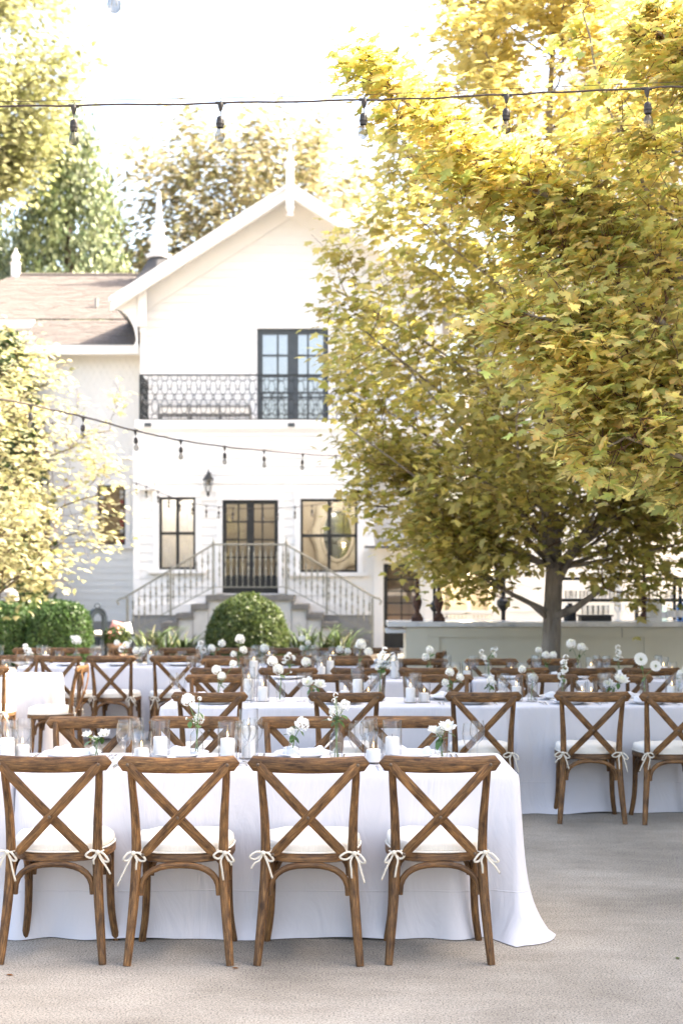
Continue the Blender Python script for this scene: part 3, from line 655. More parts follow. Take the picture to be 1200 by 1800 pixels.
def rail_z(x):
    if x < pL: t = (x-eL)/(pL-eL); return rze+.02+(rzt-rze)*t, rze-.78+(bz_top-rze+.78)*t
    if x > pR: t = (eR-x)/(eR-pR); return rze+.02+(rzt-rze)*t, rze-.78+(bz_top-rze+.78)*t
    return rzt, bz_top
for px in (224, 300, 375, 503, 574, 654):
    x = X(px,yr); t, b = rail_z(x); pb = MB(); foot = lz if 362 < px < 516 else max(0.0, b-.12)
    if px in (224,654): foot = 0
    pb.box((x,yr,(t+foot)/2), (.05,.05,t-foot))
    if px in (375,503): pb.lathe([(.03,0),(.035,.04),(.012,.09),(.006,.16)], 6, (x,yr,t))
    part('post', pb, M['rail_paint'], rl)
def baluster(h):
    m_ = MB(); m_.tube([(0,0,0),(0,0,h)], .011, 4)
    for c in (.36, .70): m_.lathe([(.011,-.11),(.026,-.05),(.016,0),(.026,.05),(.011,.11)], 6, (0,0,c*h))
    return m_.mesh('baluster', M['rail_paint'])
bal = baluster(.80)
x = eL+.13
while x < eR-.05:
    if min(abs(x-X(p_,yr)) for p_ in (224,300,375,503,574,654)) > .045:
        t, b = rail_z(x); link('baluster', bal, rl, (x,yr,b), None, (1,1,(t-b)/.80))
    x += .128
# return railing on the house side is hidden; door mat line
# ================================================================== BAR
YB = 17.6; bt = Z(1093,YB); bar = thing('outdoor_bar', 'long cream panelled bar with white marble top under the maple', 'bar counter')
b0 = X(713,YB); b1 = 7.2
bm = MB(); bm.bx(b0, b1, YB, YB+.72, 0, bt-.062); part('body', bm, M['cream'], bar)
part('countertop', MB().bx(X(681,YB), b1, YB-.06, YB+.78, bt-.06, bt), M['marble'], bar)
part('end_shelf', MB().bx(X(678,YB), b0-.002, YB+.02, YB+.6, bt-.14, bt-.095), M['marble'], bar)
part('end_stile', MB().bx(b0, X(752,YB), YB-.022, YB-.001, 0, bt-.07), M['cream'], bar)
part('top_board', MB().bx(X(752.5,YB), b1, YB-.020, YB-.001, bt-.19, bt-.07), M['cream'], bar)
for px in (752.6, 1131, 1180+330): part('stile', MB().bx(X(px,YB), X(px+19,YB), YB-.020, YB-.001, 0, bt-.193), M['cream'], bar)
part('plinth', MB().bx(X(753,YB), b1, YB-.045, YB-.021, 0, .16), M['cream'], bar)
part('seam', MB().bx(X(1091.6,YB), X(1092.4,YB), YB-.0215, YB-.02, bt-.19, bt-.07), M['soil'], bar)
# ------------------------------------------------------------------ things on and behind the bar
def lamp_column(px, Y, top, label, globe):
    o = thing('rusty_lamp_column', label, 'lamp', (X(px,Y), Y, bt), 0, 'cast iron lamp columns on the bar', (.64,.64,1)); h = top-bt
    part('base', MB().box((0,0,.025), (.22,.22,.05)), M['rust'], o)
    part('column', MB().lathe([(.10,.05),(.085,.08),(.045,.11),(.05,.14),(.085,.20),(.092,.25),(.065,.30),(.035,.34),(.052,.36),(.034,.39),(.028,.5),(.032,.62),(.022,h-.12),(.045,h-.08),(.03,h)], 14), M['rust'], o, True, 50)
    if globe: part('globe', MB().ball((0,0,h+.10), .15, 14, 8, .66), M['wax'], o, True)
lamp_column(733, YB+.3, 1.72, 'rusty cast iron lamp column nearest the annex door', True)
lamp_column(771, YB+.2, 1.95, 'taller rusty lamp column beside the bar end, under the leaves', True)
lamp_column(1131, YB+.35, 1.85, 'rusty lamp column beside the white menu board', True)
YR = 20.2
rk_ = thing('bar_shelf_rack', 'black metal shelf rack with glassware behind the bar', 'shelf', (0,YR,0)); f_ = MB()
xs_ = [X(982,YR), X(1195,YR), X(1400,YR)]; z1_, z2_ = Z(1017,YR), Z(1055,YR)
for i_, x in enumerate(xs_):
    for y in (0, .35): part('post', MB().bx(x-.022, x+.022, y, y+.04, 0, z1_+.02), M['black_paint'], rk_)
part('post', MB().bx(X(1121,YR)-.025, X(1121,YR)+.025, .1, .14, 1.0, z2_), M['black_paint'], rk_)
for zz in (z1_, z2_, 1.0): part('shelf', MB().bx(xs_[0]-.02, xs_[2]+.02, -.005, .395, zz-.025, zz+.02), M['black_paint'], rk_)
pole = thing('black_pole', 'slim black pole with bracket standing behind the bar', 'pole', (X(884,19.5), 19.5, 0))
part('shaft', MB().tube([(0,0,0),(0,0,1.75)], .03, 8), M['black_paint'], pole); part('collar', MB().lathe([(.03,1.2),(.09,1.28),(.09,1.34),(.03,1.4)], 8), M['black_paint'], pole)
pole2 = thing('black_pole', 'thin black upright between the lamp columns and the porch', 'pole', (X(763,19.0), 19.0, 0))
part('shaft', MB().tube([(0,0,0),(0,0,2.3)], .022, 8), M['black_paint'], pole2); part('collar', MB().lathe([(.022,1.2),(.06,1.25),(.06,1.3),(.022,1.35)], 8), M['black_paint'], pole2)

wine_prof = [(.034,0),(.033,.003),(.006,.006),(.004,.012),(.004,.085),(.008,.092),(.027,.108),(.036,.130),(.0375,.150),(.034,.175),(.0305,.192)]
goblet_prof = [(.033,0),(.032,.003),(.008,.006),(.005,.012),(.005,.062),(.010,.068),(.030,.084),(.041,.108),(.043,.128),(.040,.152),(.037,.168)]
tumbler_prof = [(.030,0),(.033,.004),(.037,.09),(.037,.092),(.0355,.092),(.031,.008)]
ME = {}
ME['wine'] = MB().lathe(wine_prof, 20, capt=False).mesh('wine_glass', M['glass'], True)
ME['goblet'] = MB().lathe(goblet_prof, 20, capt=False).mesh('water_goblet', M['glass'], True)
ME['wine_lo'] = MB().lathe(wine_prof, 12, capt=False).mesh('wine_glass', M['glass'], True)
ME['goblet_lo'] = MB().lathe(goblet_prof, 12, capt=False).mesh('water_goblet', M['glass'], True)
ME['tumbler'] = MB().lathe(tumbler_prof, 12).mesh('tumbler', M['glass'], True)
k_ = 0
for px in list(range(1000, 1190, 13)):
    for zz, y in ((z2_+.021, YR+.2),):
        tag(link('shelf_glass', ME['tumbler'], None, (X(px,YR), y+rnd.uniform(-.08,.08), zz), None, 1.25), 'clear tumbler in the row of glasses on the black bar shelf', 'glass', 'tumblers on the upper bar shelf'); k_ += 1
for px in range(1084, 1124, 9):
    tag(link('bar_wine_glass', ME['wine_lo'], None, (X(px,YB+.5), YB+.5+rnd.uniform(-.08,.08), bt), None, 1.15), 'wine glass in the cluster on the bar beside the rusty column', 'glass', 'wine glasses on the bar')
for px in range(1028, 1072, 9):
    tag(link('bar_tumbler', ME['tumbler'], None, (X(px,YB+.42), YB+.42+rnd.uniform(-.04,.04), bt+.079), None, 1.3), 'tumbler stacked on the black bar tray', 'glass', 'tumblers on the black tray')
tr = thing('bar_tray', 'black rectangular tray with glasses on the bar', 'tray', (X(1044.5,YB+.42), YB+.42, bt))
part('base', MB().box((0,0,.03), (.38,.26,.06), taper=.0), M['black_plastic'], tr); part('rim', MB().box((0,0,.069), (.42,.30,.016)), M['black_plastic'], tr)
cd = thing('coffee_canister', 'black lidded canister on the bar by the trunk', 'canister', (X(1001,YB+.4), YB+.4, bt))
part('body', MB().lathe([(.075,0),(.08,.01),(.08,.15),(.07,.17)], 14), M['black_plastic'], cd, True, 40); part('lid', MB().lathe([(.06,.171),(.06,.19),(.03,.2),(.03,.225)], 12), M['black_plastic'], cd)
sg = thing('menu_frame', 'white framed bar menu standing on the marble top', 'sign', (X(1149,YB+.1), YB+.1, bt), R(-8))
fm = MB(); fw_, fh_ = .19, .25
fm.bx(-fw_/2, fw_/2, 0, .015, 0, fh_); part('frame', fm, M['card'], sg)
ml = MB()
for k in range(7): ml.bx(-.055, .055*(1 if k % 3 else .6), -.0035, -.001, .20-k*.024, .204-k*.024)
part('print_lines', ml, M['foundation'], sg); part('easel', MB().tube([(0,.015,.2),(0,.10,.0)], .006, 5), M['card'], sg)
def bottle(px, Y, h, r_, mat, label, capm='card'):
    o = thing('bottle', label, 'bottle', (X(px,Y), Y, bt), 0, 'bottles at the end of the bar')
    part('body', MB().lathe([(r_*.9,0),(r_,.01),(r_,h*.55),(r_*.8,h*.64),(r_*.33,h*.74),(r_*.3,h*.93)], 14), mat, o, True, 60)
    part('cap', MB().lathe([(r_*.36,h*.93),(r_*.36,h)], 8), M[capm], o)
    part('bottle_label', MB().lathe([(r_*1.02,h*.15),(r_*1.02,h*.42)], 14, capb=False, capt=False), M['card'], o, True)
bottle(1166, YB+.25, .27, .043, M['aqua_glass'], 'pale aqua bottle next to the white menu', 'black_plastic')
bottle(1179, YB+.2, .33, .055, M['glass'], 'clear round bottle with white cap on the bar')
bottle(1195, YB+.22, .34, .05, M['blue_glass'], 'cobalt blue bottle at the picture edge on the bar')
bottle(1140, YB+.55, .36, .04, M['spirit'], 'dark bottle with thin neck behind the rusty column', 'black_plastic')

# ================================================================== PLANTS
MAPLE = np.array([(0,0,0),(.10,-.06,.0),(.36,-.04,-.03),(.26,.17,.02),(.60,.42,-.07),(.25,.45,.02),(.20,.70,-.01),(0,1.0,-.08),
                  (-.20,.70,-.01),(-.25,.45,.02),(-.60,.42,-.07),(-.26,.17,.02),(-.36,-.04,-.03),(-.10,-.06,0),(0,.36,.05)], float)
MAPLE_F = [(14,i,(i+1) % 14) for i in range(14)]
MAPLE_TIP = np.array([.1,.2,1,.1,1,.1,.4,1,.4,.1,1,.1,1,.2,0.0])
_h = [(.05,-.04),(.20,-.09),(.37,-.07),(.30,.04),(.25,.12),(.38,.17),(.50,.25),(.66,.36),(.50,.40),(.43,.50),(.30,.46),(.19,.42),(.24,.57),(.31,.68),(.19,.71),(.12,.84)]
_o = [(0,0)]+_h+[(0,1.02)]+[(-x,y) for x,y in _h[::-1]]
MAPLE2 = np.array([(x,y,-.16*abs(x)-.14*y*y+.03*math.sin(9*y+5*x)) for x,y in _o]+[(0,.38,.0)], float); _n2 = len(_o)
MAPLE2_F = [(_n2,i,(i+1) % _n2) for i in range(_n2)]
_t = [.2,.6,1,.5,.1,.3,.6,1,.6,.6,.2,.05,.4,.9,.4,.6]; MAPLE2_TIP = np.array([0]+_t+[1]+_t[::-1]+[0.0])
DIAM = np.array([(0,0,0),(.34,.45,.04),(0,1,-.05),(-.34,.45,.04)], float); DIAM_F = [(0,1,2),(0,2,3)]
OVALL = np.array([(0,0,0),(.26,.28,.03),(.30,.62,.02),(0,1,-.06),(-.30,.62,.02),(-.26,.28,.03)], float); OVAL_F = [(0,1,2,3),(0,3,4,5)]
def leaf_mesh(name, pos, size, nrm, tang, cols, mat, shape='maple', tipcol=None, tipw=None):
    """all leaves of one crown: numpy, one mesh"""
    sh, fa = {'maple': (MAPLE, MAPLE_F), 'maple2': (MAPLE2, MAPLE2_F), 'diam': (DIAM, DIAM_F), 'oval': (OVALL, OVAL_F)}[shape]
    N, K = len(pos), len(sh)
    nrm = nrm/np.linalg.norm(nrm, axis=1, keepdims=True); tang = tang - nrm*np.sum(tang*nrm, 1, keepdims=True)
    tang /= np.maximum(np.linalg.norm(tang, axis=1, keepdims=True), 1e-6); bi = np.cross(tang, nrm)
    s = size[:, None, None]
    v = pos[:,None,:] + s*(sh[None,:,0:1]*bi[:,None,:] + sh[None,:,1:2]*tang[:,None,:] + sh[None,:,2:3]*nrm[:,None,:])
    v = v.reshape(-1,3)
    fl = np.array([i for f in fa for i in f]); ln = np.array([len(f) for f in fa])
    li = (fl[None,:] + (np.arange(N)*K)[:,None]).reshape(-1); lt = np.tile(ln, N); ls = np.concatenate([[0], np.cumsum(lt)[:-1]])
    me = bpy.data.meshes.new(name); me.vertices.add(len(v)); me.vertices.foreach_set('co', v.astype(np.float32).ravel())
    me.loops.add(len(li)); me.loops.foreach_set('vertex_index', li.astype(np.int32))
    me.polygons.add(len(lt)); me.polygons.foreach_set('loop_start', ls.astype(np.int32)); me.polygons.foreach_set('loop_total', lt.astype(np.int32))
    me.update(calc_edges=True)
    c = np.repeat(cols[:,None,:], K, 1)
    if tipcol is not None and shape.startswith('maple'):
        w = ((MAPLE_TIP if shape == 'maple' else MAPLE2_TIP)[None,:]*tipw[:,None])[:,:,None]; c = c*(1-w) + np.array(tipcol)[None,None,:]*w
    c = np.concatenate([c, np.ones((N,K,1))], 2).reshape(-1,4)
    at = me.color_attributes.new('Col', 'FLOAT_COLOR', 'POINT'); at.data.foreach_set('color', c.astype(np.float32).ravel())
    me.materials.append(mat); return me
def mixcols(rs, N, pal, jit=.18):
    pal = np.array(pal, float); i = rs.randint(0, len(pal), N); j = rs.randint(0, len(pal), N); t = rs.rand(N,1)*.6
    return np.clip((pal[i]*(1-t)+pal[j]*t)*(1+jit*rs.randn(N,1)), .005, .95)
def wobble(a, b, n, amp, rs, sag=0.0):
    a, b = np.array(a, float), np.array(b, float); d = b-a; L = np.linalg.norm(d); pts = []
    o1 = rs.randn(3); o2 = rs.randn(3)
    for k in range(n+1):
        t = k/n; pts.append(a+d*t + amp*L*(o1*math.sin(math.pi*t)+.5*o2*math.sin(2*math.pi*t)) + np.array([0,0,sag*L*math.sin(math.pi*t)]))
    return pts
def grow_branch(mb, tw, path, r0, r1, rs, nsub, lsub, ntw, ltw, tips, up=.35, start=.25):
    """draw a limb, its side shoots and their twigs; collect leafy points (p, direction)"""
    n = len(path); mb.tube(path, [r0+(r1-r0)*(i/(n-1))**.8 for i in range(n)], 7)
    seg = np.array(path)
    for k in range(nsub):
        t = start+(1-start)*(k+rs.rand())/nsub; f = t*(n-1); i = min(int(f), n-2); p = seg[i]*(1-(f-i))+seg[i+1]*(f-i)
        d = seg[i+1]-seg[i]; d /= np.linalg.norm(d); q = rs.randn(3); q -= d*q.dot(d); q /= np.linalg.norm(q)
        dr = d*.55+q*.8+np.array([0,0,up]); dr /= np.linalg.norm(dr); L = lsub*(1.15-.6*t)*(.7+.6*rs.rand())
        sp = wobble(p, p+dr*L, 4, .06, rs); rs0 = max(.006, (r0+(r1-r0)*t)*.45); tw.tube(sp, [rs0*(1-.7*j/4) for j in range(5)], 4, caps=False)
        for m in range(ntw):
            tt = .25+.75*(m+rs.rand())/ntw; fi_ = tt*4; ii = min(int(fi_), 3); pp = sp[ii]*(1-(fi_-ii))+sp[ii+1]*(fi_-ii)
            q = rs.randn(3); q -= dr*q.dot(dr); q /= max(1e-6, np.linalg.norm(q)); d2 = dr*.7+q*.8+np.array([0,0,up*.4]); d2 /= np.linalg.norm(d2)
            e = pp+d2*ltw*(.6+.8*rs.rand()); tw.tube([pp, (pp+e)/2+rs.randn(3)*.02, e], [.004,.003,.002], 3, caps=False)
            tips.append((pp, e))
def leaves_from_tips(rs, tips, per, spread, size, centre, up=1.25, out=.30):
    pp, dd = [], []
    for a, b in tips:
        t = rs.rand(per, 1)**.7; p = a[None]*(1-t)+b[None]*t + rs.randn(per,3)*spread; pp.append(p); dd.append(np.repeat((b-a)[None], per, 0))
    p = np.concatenate(pp); d = np.concatenate(dd); d /= np.linalg.norm(d, axis=1, keepdims=True)+1e-6; N = len(p)
    o = p-np.array(centre)[None]; o /= np.linalg.norm(o, axis=1, keepdims=True)+1e-6
    n = np.array([0,0,up])[None]+o*out+rs.randn(N,3)*.42; tg = d*.6+o*.6+rs.randn(N,3)*.6+np.array([0,0,-.30])[None]
    return p, size*(.65+.6*rs.rand(N)), n, tg
def tree(name, label, base, trunk_top, r0, crown, nl, cfg, pal, mat, seed, size, per, spread, shape='maple', bark='bark', tip=None, group=None, z_lo=None, lean=(0,0), limb_up=.75, tipamt=.7, extra=None, skip=None, sunlit_gold=None):
    """crown: list of (z, radius); limbs leave the trunk and end on that profile"""
    rs = np.random.RandomState(seed); b = np.array(base, float); o = thing(name, label, 'tree', base, 0, group)
    mb, tw, tips = MB(), MB(), []; zs, rs_ = [c[0] for c in crown], [c[1] for c in crown]
    H = trunk_top; tp = [np.array([lean[0]*(k/10)**1.5+.04*math.sin(k*1.7+seed), lean[1]*(k/10)**1.5+.04*math.cos(k*1.3+seed), H*k/10]) for k in range(11)]
    mb.tube(tp, [r0*(1.35 if k == 0 else 1-.088*k) for k in range(11)], 10)
    zl = z_lo if z_lo is not None else zs[0]*.6
    for k in range(nl):
        zt = zs[0]+(zs[-1]-zs[0])*((k+.5)/nl)**1.45*.98; ang = k*2.39996+rs.rand()*.5; rad = np.interp(zt, zs, rs_)*(.88+.2*rs.rand())
        zb = max(zl, min(H*.97, zt-rad*limb_up)); f = zb/H*10; i = min(int(f), 9); s = tp[i]*(1-(f-i))+tp[i+1]*(f-i)
        e = np.array([tp[-1][0]*.3+rad*math.cos(ang), tp[-1][1]*.3+rad*math.sin(ang), zt])
        if skip and skip(e): continue
        L = np.linalg.norm(e-s)
        grow_branch(mb, tw, wobble(s, e, 6, .05, rs, .06), max(.012, r0*(1-.09*f)*.30), .008, rs, cfg[0], cfg[1]*max(.5, L), cfg[2], cfg[3], tips)
    if extra: extra(mb, tw, tips, rs)
    tr_ = part('trunk', mb, M[bark], o, True); part('twigs', tw, M['twig'], tr_)
    p, sz, n, tg = leaves_from_tips(rs, tips, per, spread, size, (0,0,(zs[0]+zs[-1])/2))
    # clumps of lighter and darker leaves along each shoot
    cl = np.repeat(1+.16*rs.randn(len(tips)), per)[:,None]
    cols = np.clip(mixcols(rs, len(p), pal)*cl, .004, .95)
    if sunlit_gold:      # sunlit crown top put into the leaf colour, along with autumn gold
        w = np.clip((p[:,2:3]-sunlit_gold[0])/sunlit_gold[1], 0, 1)*(.55+.45*rs.rand(len(p),1)); cols = cols*(1-w)+np.array(sunlit_gold[2])[None]*w
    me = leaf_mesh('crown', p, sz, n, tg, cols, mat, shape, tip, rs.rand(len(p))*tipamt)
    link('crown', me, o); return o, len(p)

PAL_M = [(.40,.37,.12),(.50,.45,.17),(.34,.34,.10),(.57,.48,.21),(.47,.40,.18),(.26,.28,.08)]
PAL_N = [(.53,.53,.22),(.61,.56,.26),(.46,.49,.19),(.64,.54,.26),(.37,.45,.17)]
PAL_L = [(.50,.47,.31),(.42,.40,.25),(.56,.53,.40),(.32,.33,.17)]
# main maple in front of the bar
crownM = [(1.95,1.55),(2.4,1.95),(3.1,2.3),(4.3,2.65),(4.9,2.7),(5.5,2.25),(6.8,1.55),(8.2,.95),(9.2,.5)]
def lowlimbs(mb, tw, tips, rs):
    for pts, r_ in (([(968,1085),(1010,1070),(1050,1040),(1078,1020),(1110,1012)], .055), ([(972,1040),(1000,985),(1040,930),(1075,895),(1110,860)], .045),
                    ([(960,1085),(930,1060),(880,1035),(820,1000)], .032), ([(962,1075),(900,1045),(840,1000),(770,940)], .035)):
        pth = [np.array(P(a, b_, 16.0-.10*i))-np.array([X(968,16),16,0]) for i, (a, b_) in enumerate(pts)]
        grow_branch(mb, tw, pth, r_, .012, rs, 8, .7, 4, .32, tips, start=.45)
tree('maple_tree', 'tall maple with olive and yellow leaves in front of the bar', (X(968,16),16,0), 8.8, .115, crownM, 56, (9,.34,5,.34), PAL_M, M['leaf'], 11, .108, 15, .12, tip=(.40,.22,.08), z_lo=1.75, extra=lowlimbs, tipamt=.5, skip=lambda e: e[2] < 2.15 and e[0] > .3, sunlit_gold=(4.6,3.0,(.58,.50,.24)))
# near maple reaching in from the picture's right edge: its limbs are laid out one by one
def near_maple():
    rs = np.random.RandomState(5); bx_, by_ = 3.35, 9.4
    o = thing('maple_tree', 'near maple with golden branches reaching in from the picture edge', 'tree', (bx_,by_,0))
    mb, tw, tips = MB(), MB(), []; B = np.array([bx_,by_,0])
    tp = [np.array([.03*math.sin(k),.03*math.cos(k*1.4),6.8*k/8]) for k in range(9)]; mb.tube(tp, [.17*(1.3 if k == 0 else 1-.11*k) for k in range(9)], 10)
    def limb(pts, r_, nsub, ls, ntw=5, lt=.26, z0=2.2):
        pth = [np.array([0,0,z0])]+[np.array(P(a,b_,y))-B for a,b_,y in pts]
        # resample
        q = []
        for i in range(len(pth)-1):
            for k in range(3): q.append(pth[i]*(1-k/3)+pth[i+1]*(k/3)+rs.randn(3)*.012)
        q.append(pth[-1]); grow_branch(mb, tw, q, r_, .006, rs, int(nsub*1.15), ls, ntw, lt, tips, up=.15, start=.16)
    limb([(1250,520,9.2),(1100,430,9.0),(1000,370,8.9),(900,330,8.8),(810,300,8.7)], .05, 30, .34, z0=3.0)
    limb([(1100,420,8.9),(960,340,8.7),(850,280,8.6),(770,225,8.5),(700,170,8.5),(645,125,8.5)], .032, 20, .20, lt=.17, z0=3.2)
    limb([(1240,640,9.0),(1130,540,8.8),(1040,480,8.7),(950,450,8.6)], .04, 26, .36, z0=2.7)
    limb([(1230,720,8.8),(1110,640,8.6),(1010,570,8.5),(920,550,8.4)], .035, 28, .32, z0=2.4)
    limb([(1240,800,8.8),(1150,710,8.6),(1080,680,8.5),(1000,660,8.4)], .035, 26, .32, z0=2.3)
    limb([(1250,840,8.6),(1160,790,8.4),(1100,770,8.3),(1050,790,8.3)], .028, 20, .28, z0=2.1)
    limb([(1250,420,9.4),(1130,330,9.4),(1060,170,9.3),(1018,5,9.3)], .022, 9, .18, lt=.16, z0=3.4)
    limb([(1260,300,9.0),(1170,255,8.9),(1080,225,8.8)], .025, 9, .24, z0=3.6)
    limb([(1260,600,9.9),(1180,580,9.8),(1100,620,9.7),(1070,700,9.6)], .03, 20, .34, z0=2.6)
    limb([(1280,470,9.6),(1190,440,9.5),(1120,400,9.4)], .03, 10, .30, z0=3.0)
    limb([(1290,160,8.2),(1220,90,8.1),(1150,50,8.1)], .028, 18, .26, z0=4.0)
    for k in range(16):      # the part of the crown beyond the frame
        ang = R(-75+150*k/15); zt = 2.6+4.8*((k*7) % 16)/16; rad = 1.8*(1-(abs(zt-4.3)/4.2)**2)+.3
        grow_branch(mb, tw, wobble([0,0,max(1.8,zt-1.0)], [rad*math.cos(ang), rad*math.sin(ang), zt], 5, .05, rs), .04, .008, rs, 7, .7, 4, .3, tips)
    tr_ = part('trunk', mb, M['bark'], o, True); part('twigs', tw, M['twig'], tr_)
    per = 10; p, sz, n, tg = leaves_from_tips(rs, tips, per, .065, .082, (0,0,4))
    zz = np.clip((p[:,2:3]-3.2)/2.5, 0, 1); cl = np.repeat(1+.12*rs.randn(len(tips)), per)[:,None]
    cols = np.clip(mixcols(rs, len(p), PAL_N)*cl, .004, .95)
    w = rs.rand(len(p))**1.4*.75
    # the leaves that show largest are single objects, the rest is one mesh
    W = p + B[None]; px = 600+W[:,0]/W[:,1]*F; py = HY-(W[:,2]-EYE)/W[:,1]*F
    vis = np.where((px > 610) & (px < 1195) & (py > 5) & (py < 880))[0]; vis = vis[np.argsort(W[vis,1]-sz[vis]*8)][:300]
    m_ = np.ones(len(p), bool); m_[vis] = False
    crown = link('crown', leaf_mesh('crown', p[m_], sz[m_], n[m_], tg[m_], cols[m_], M['leaf'], 'maple2', (.62,.26,.08), w[m_]), o)
    tag(crown, kind='stuff')
    var = []
    for k in range(10):
        c_ = cols[vis[k*7]:vis[k*7]+1]
        var.append(leaf_mesh('leaf', np.zeros((1,3)), np.ones(1), np.array([[0,0,1.]]), np.array([[0,1.,0]]), c_, M['leaf'], 'maple2', (.62,.26,.08), np.array([.2+.07*k])))
    for j, i in enumerate(vis):
        nn = Vector(n[i]).normalized(); t = Vector(tg[i]); t = (t-nn*t.dot(nn)).normalized(); b_ = t.cross(nn)
        link('leaf', var[j % 10], crown, tuple(p[i]), Matrix((b_, t, nn)).transposed().to_euler(), float(sz[i]))
    return len(p)
near_maple()
# pale sunlit maple at the picture's left
tree('maple_tree', 'small pale sunlit tree in front of the side wing', (-5.35,20,0), 4.9, .10, [(1.9,1.3),(2.5,2.0),(3.2,2.3),(4.0,2.0),(5.0,1.0)], 30, (8,.34,4,.3), PAL_L, M['leaf_pale'], 21, .10, 9, .11, tip=(.5,.3,.1), z_lo=1.0, tipamt=.3, bark='bark_dark')
# tall trees behind the house
tree('tall_tree', 'tall yellow-green tree at the picture corner behind the wing', (-11.9,46,0), 24, .45, [(14.6,.9),(16,2.1),(18,2.7),(20,2.8),(23,2.3),(25,1.5)], 40, (9,.42,5,.8), [(.36,.35,.19),(.29,.30,.14),(.44,.42,.27)], M['leaf_pale'], 31, .24, 15, .28, shape='oval', bark='bark_dark', z_lo=13)
tree('oak_tree', 'broad brownish oak spreading behind the gable', (-3.6,56,0), 16, .6, [(11.5,3.5),(13.5,5.0),(15.5,5.4),(17.5,4.2),(19.3,2.2)], 40, (8,.34,5,.9), [(.34,.29,.19),(.28,.255,.15),(.39,.32,.22),(.23,.225,.12)], M['leaf_pale'], 41, .30, 15, .42, shape='oval', bark='bark_dark', z_lo=7)
def conifer(label, base, H, Rb, N, seed, pal):
    rs = np.random.RandomState(seed); o = thing('cypress_tree', label, 'tree', base); part('trunk', MB().tube([(0,0,0),(0,0,H*.95)], [.4,.05], 8), M['bark_dark'], o)
    nc = N//60; zc = H*(.08+.92*(1-np.sqrt(rs.rand(nc)))); rr = Rb*np.minimum(1, (1-zc/H)*1.35)**.8*(.72+.3*rs.rand(nc)); an = rs.rand(nc)*6.283
    c = np.stack([rr*np.cos(an), rr*np.sin(an), zc], 1); o_ = np.stack([np.cos(an), np.sin(an), 0*an], 1)
    p = np.repeat(c, 60, 0)+rs.randn(nc*60,3)*np.array([.24,.24,.42])[None]; oo = np.repeat(o_, 60, 0); n = oo+rs.randn(len(p),3)*.4
    tg = np.array([0,0,1.])[None]+oo*.45+rs.randn(len(p),3)*.3; cl = np.repeat(1+.22*rs.randn(nc), 60)[:,None]
    cols = np.clip(mixcols(rs, len(p), pal)*cl, .004, .9)
    link('crown', leaf_mesh('crown', p, .20*(.6+.7*rs.rand(len(p))), n, tg, cols, M['leaf_thick'], 'diam'), o)
conifer('dense green cypress rising behind the wing roof', (-9.6,50,0), 18.6, 4.3, 60000, 51, [(.19,.23,.12),(.25,.28,.15),(.13,.18,.095)])
conifer('darker bluish cypress at the far end of the wing roof', (-13.6,52,0), 17.5, 4.0, 36000, 52, [(.12,.15,.095),(.16,.19,.12)])
conifer('dark conifer in the gap left of the cypress', (-17.2,56,0), 19, 3.4, 16000, 53, [(.06,.08,.04),(.09,.10,.05)])

# clipped shrubs: core coloured dark like inner shade, with thousands of small leaves on its skin
def shrub(name, label, cat, c, half, N, seed, pal, leaf, e=2.4, group=None, flat=False, fuzz=.05):
    rs = np.random.RandomState(seed); o = thing(name, label, cat, c, 0, group)
    u = rs.randn(N,3); u[:,2] = np.abs(u[:,2]) if not flat else u[:,2]; u /= np.linalg.norm(u, axis=1, keepdims=True)
    k = 1/((np.abs(u)**e).sum(1))**(1/e); p = u*k[:,None]*np.array(half)[None]; nn = np.sign(u)*np.abs(p/np.array(half)[None])**(e-1)/np.array(half)[None]; nn /= np.linalg.norm(nn, axis=1, keepdims=True)
    bump = 1+.035*np.sin(p[:,0:1]*7+seed)*np.cos(p[:,1:2]*6)*np.sin(p[:,2:3]*8+1); p = p*bump+nn*rs.randn(N,1)*fuzz
    p[:,2] = np.maximum(p[:,2], .02)
    cols = np.clip(mixcols(rs, N, pal), .004, .9)
    link('foliage', leaf_mesh('foliage', p, leaf*(.6+.8*rs.rand(N)), nn+rs.randn(N,3)*.6, np.array([0,0,.7])[None]+nn*.5+rs.randn(N,3)*.6, cols, M['leaf_thick'], 'oval'), o)
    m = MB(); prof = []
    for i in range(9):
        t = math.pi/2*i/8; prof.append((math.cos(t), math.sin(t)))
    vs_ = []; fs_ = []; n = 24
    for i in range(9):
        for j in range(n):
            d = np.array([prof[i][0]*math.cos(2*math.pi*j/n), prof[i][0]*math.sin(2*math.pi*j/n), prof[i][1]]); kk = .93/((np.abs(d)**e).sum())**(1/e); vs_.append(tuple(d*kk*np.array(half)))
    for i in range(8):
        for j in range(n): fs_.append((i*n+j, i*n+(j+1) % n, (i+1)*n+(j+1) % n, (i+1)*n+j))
    part('shaded_core', m.add(vs_, fs_), M['hedge_core'], o, True)
    return o
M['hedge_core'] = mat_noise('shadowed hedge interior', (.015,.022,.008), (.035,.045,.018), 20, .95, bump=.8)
PAL_B = [(.06,.092,.025),(.085,.118,.033),(.045,.075,.02),(.11,.135,.04)]
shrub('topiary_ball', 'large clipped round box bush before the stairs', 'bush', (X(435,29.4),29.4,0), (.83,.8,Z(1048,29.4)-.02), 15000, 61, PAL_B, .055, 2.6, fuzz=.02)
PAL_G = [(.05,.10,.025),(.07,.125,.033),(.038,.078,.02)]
shrub('clipped_hedge', 'bright green clipped hedge block beside the slate-blue lantern', 'hedge', (X(106,27),27,0), (.56,.5,Z(1062,27)), 11000, 62, PAL_G, .05, 4.0, 'clipped hedges by the house', fuzz=.02)
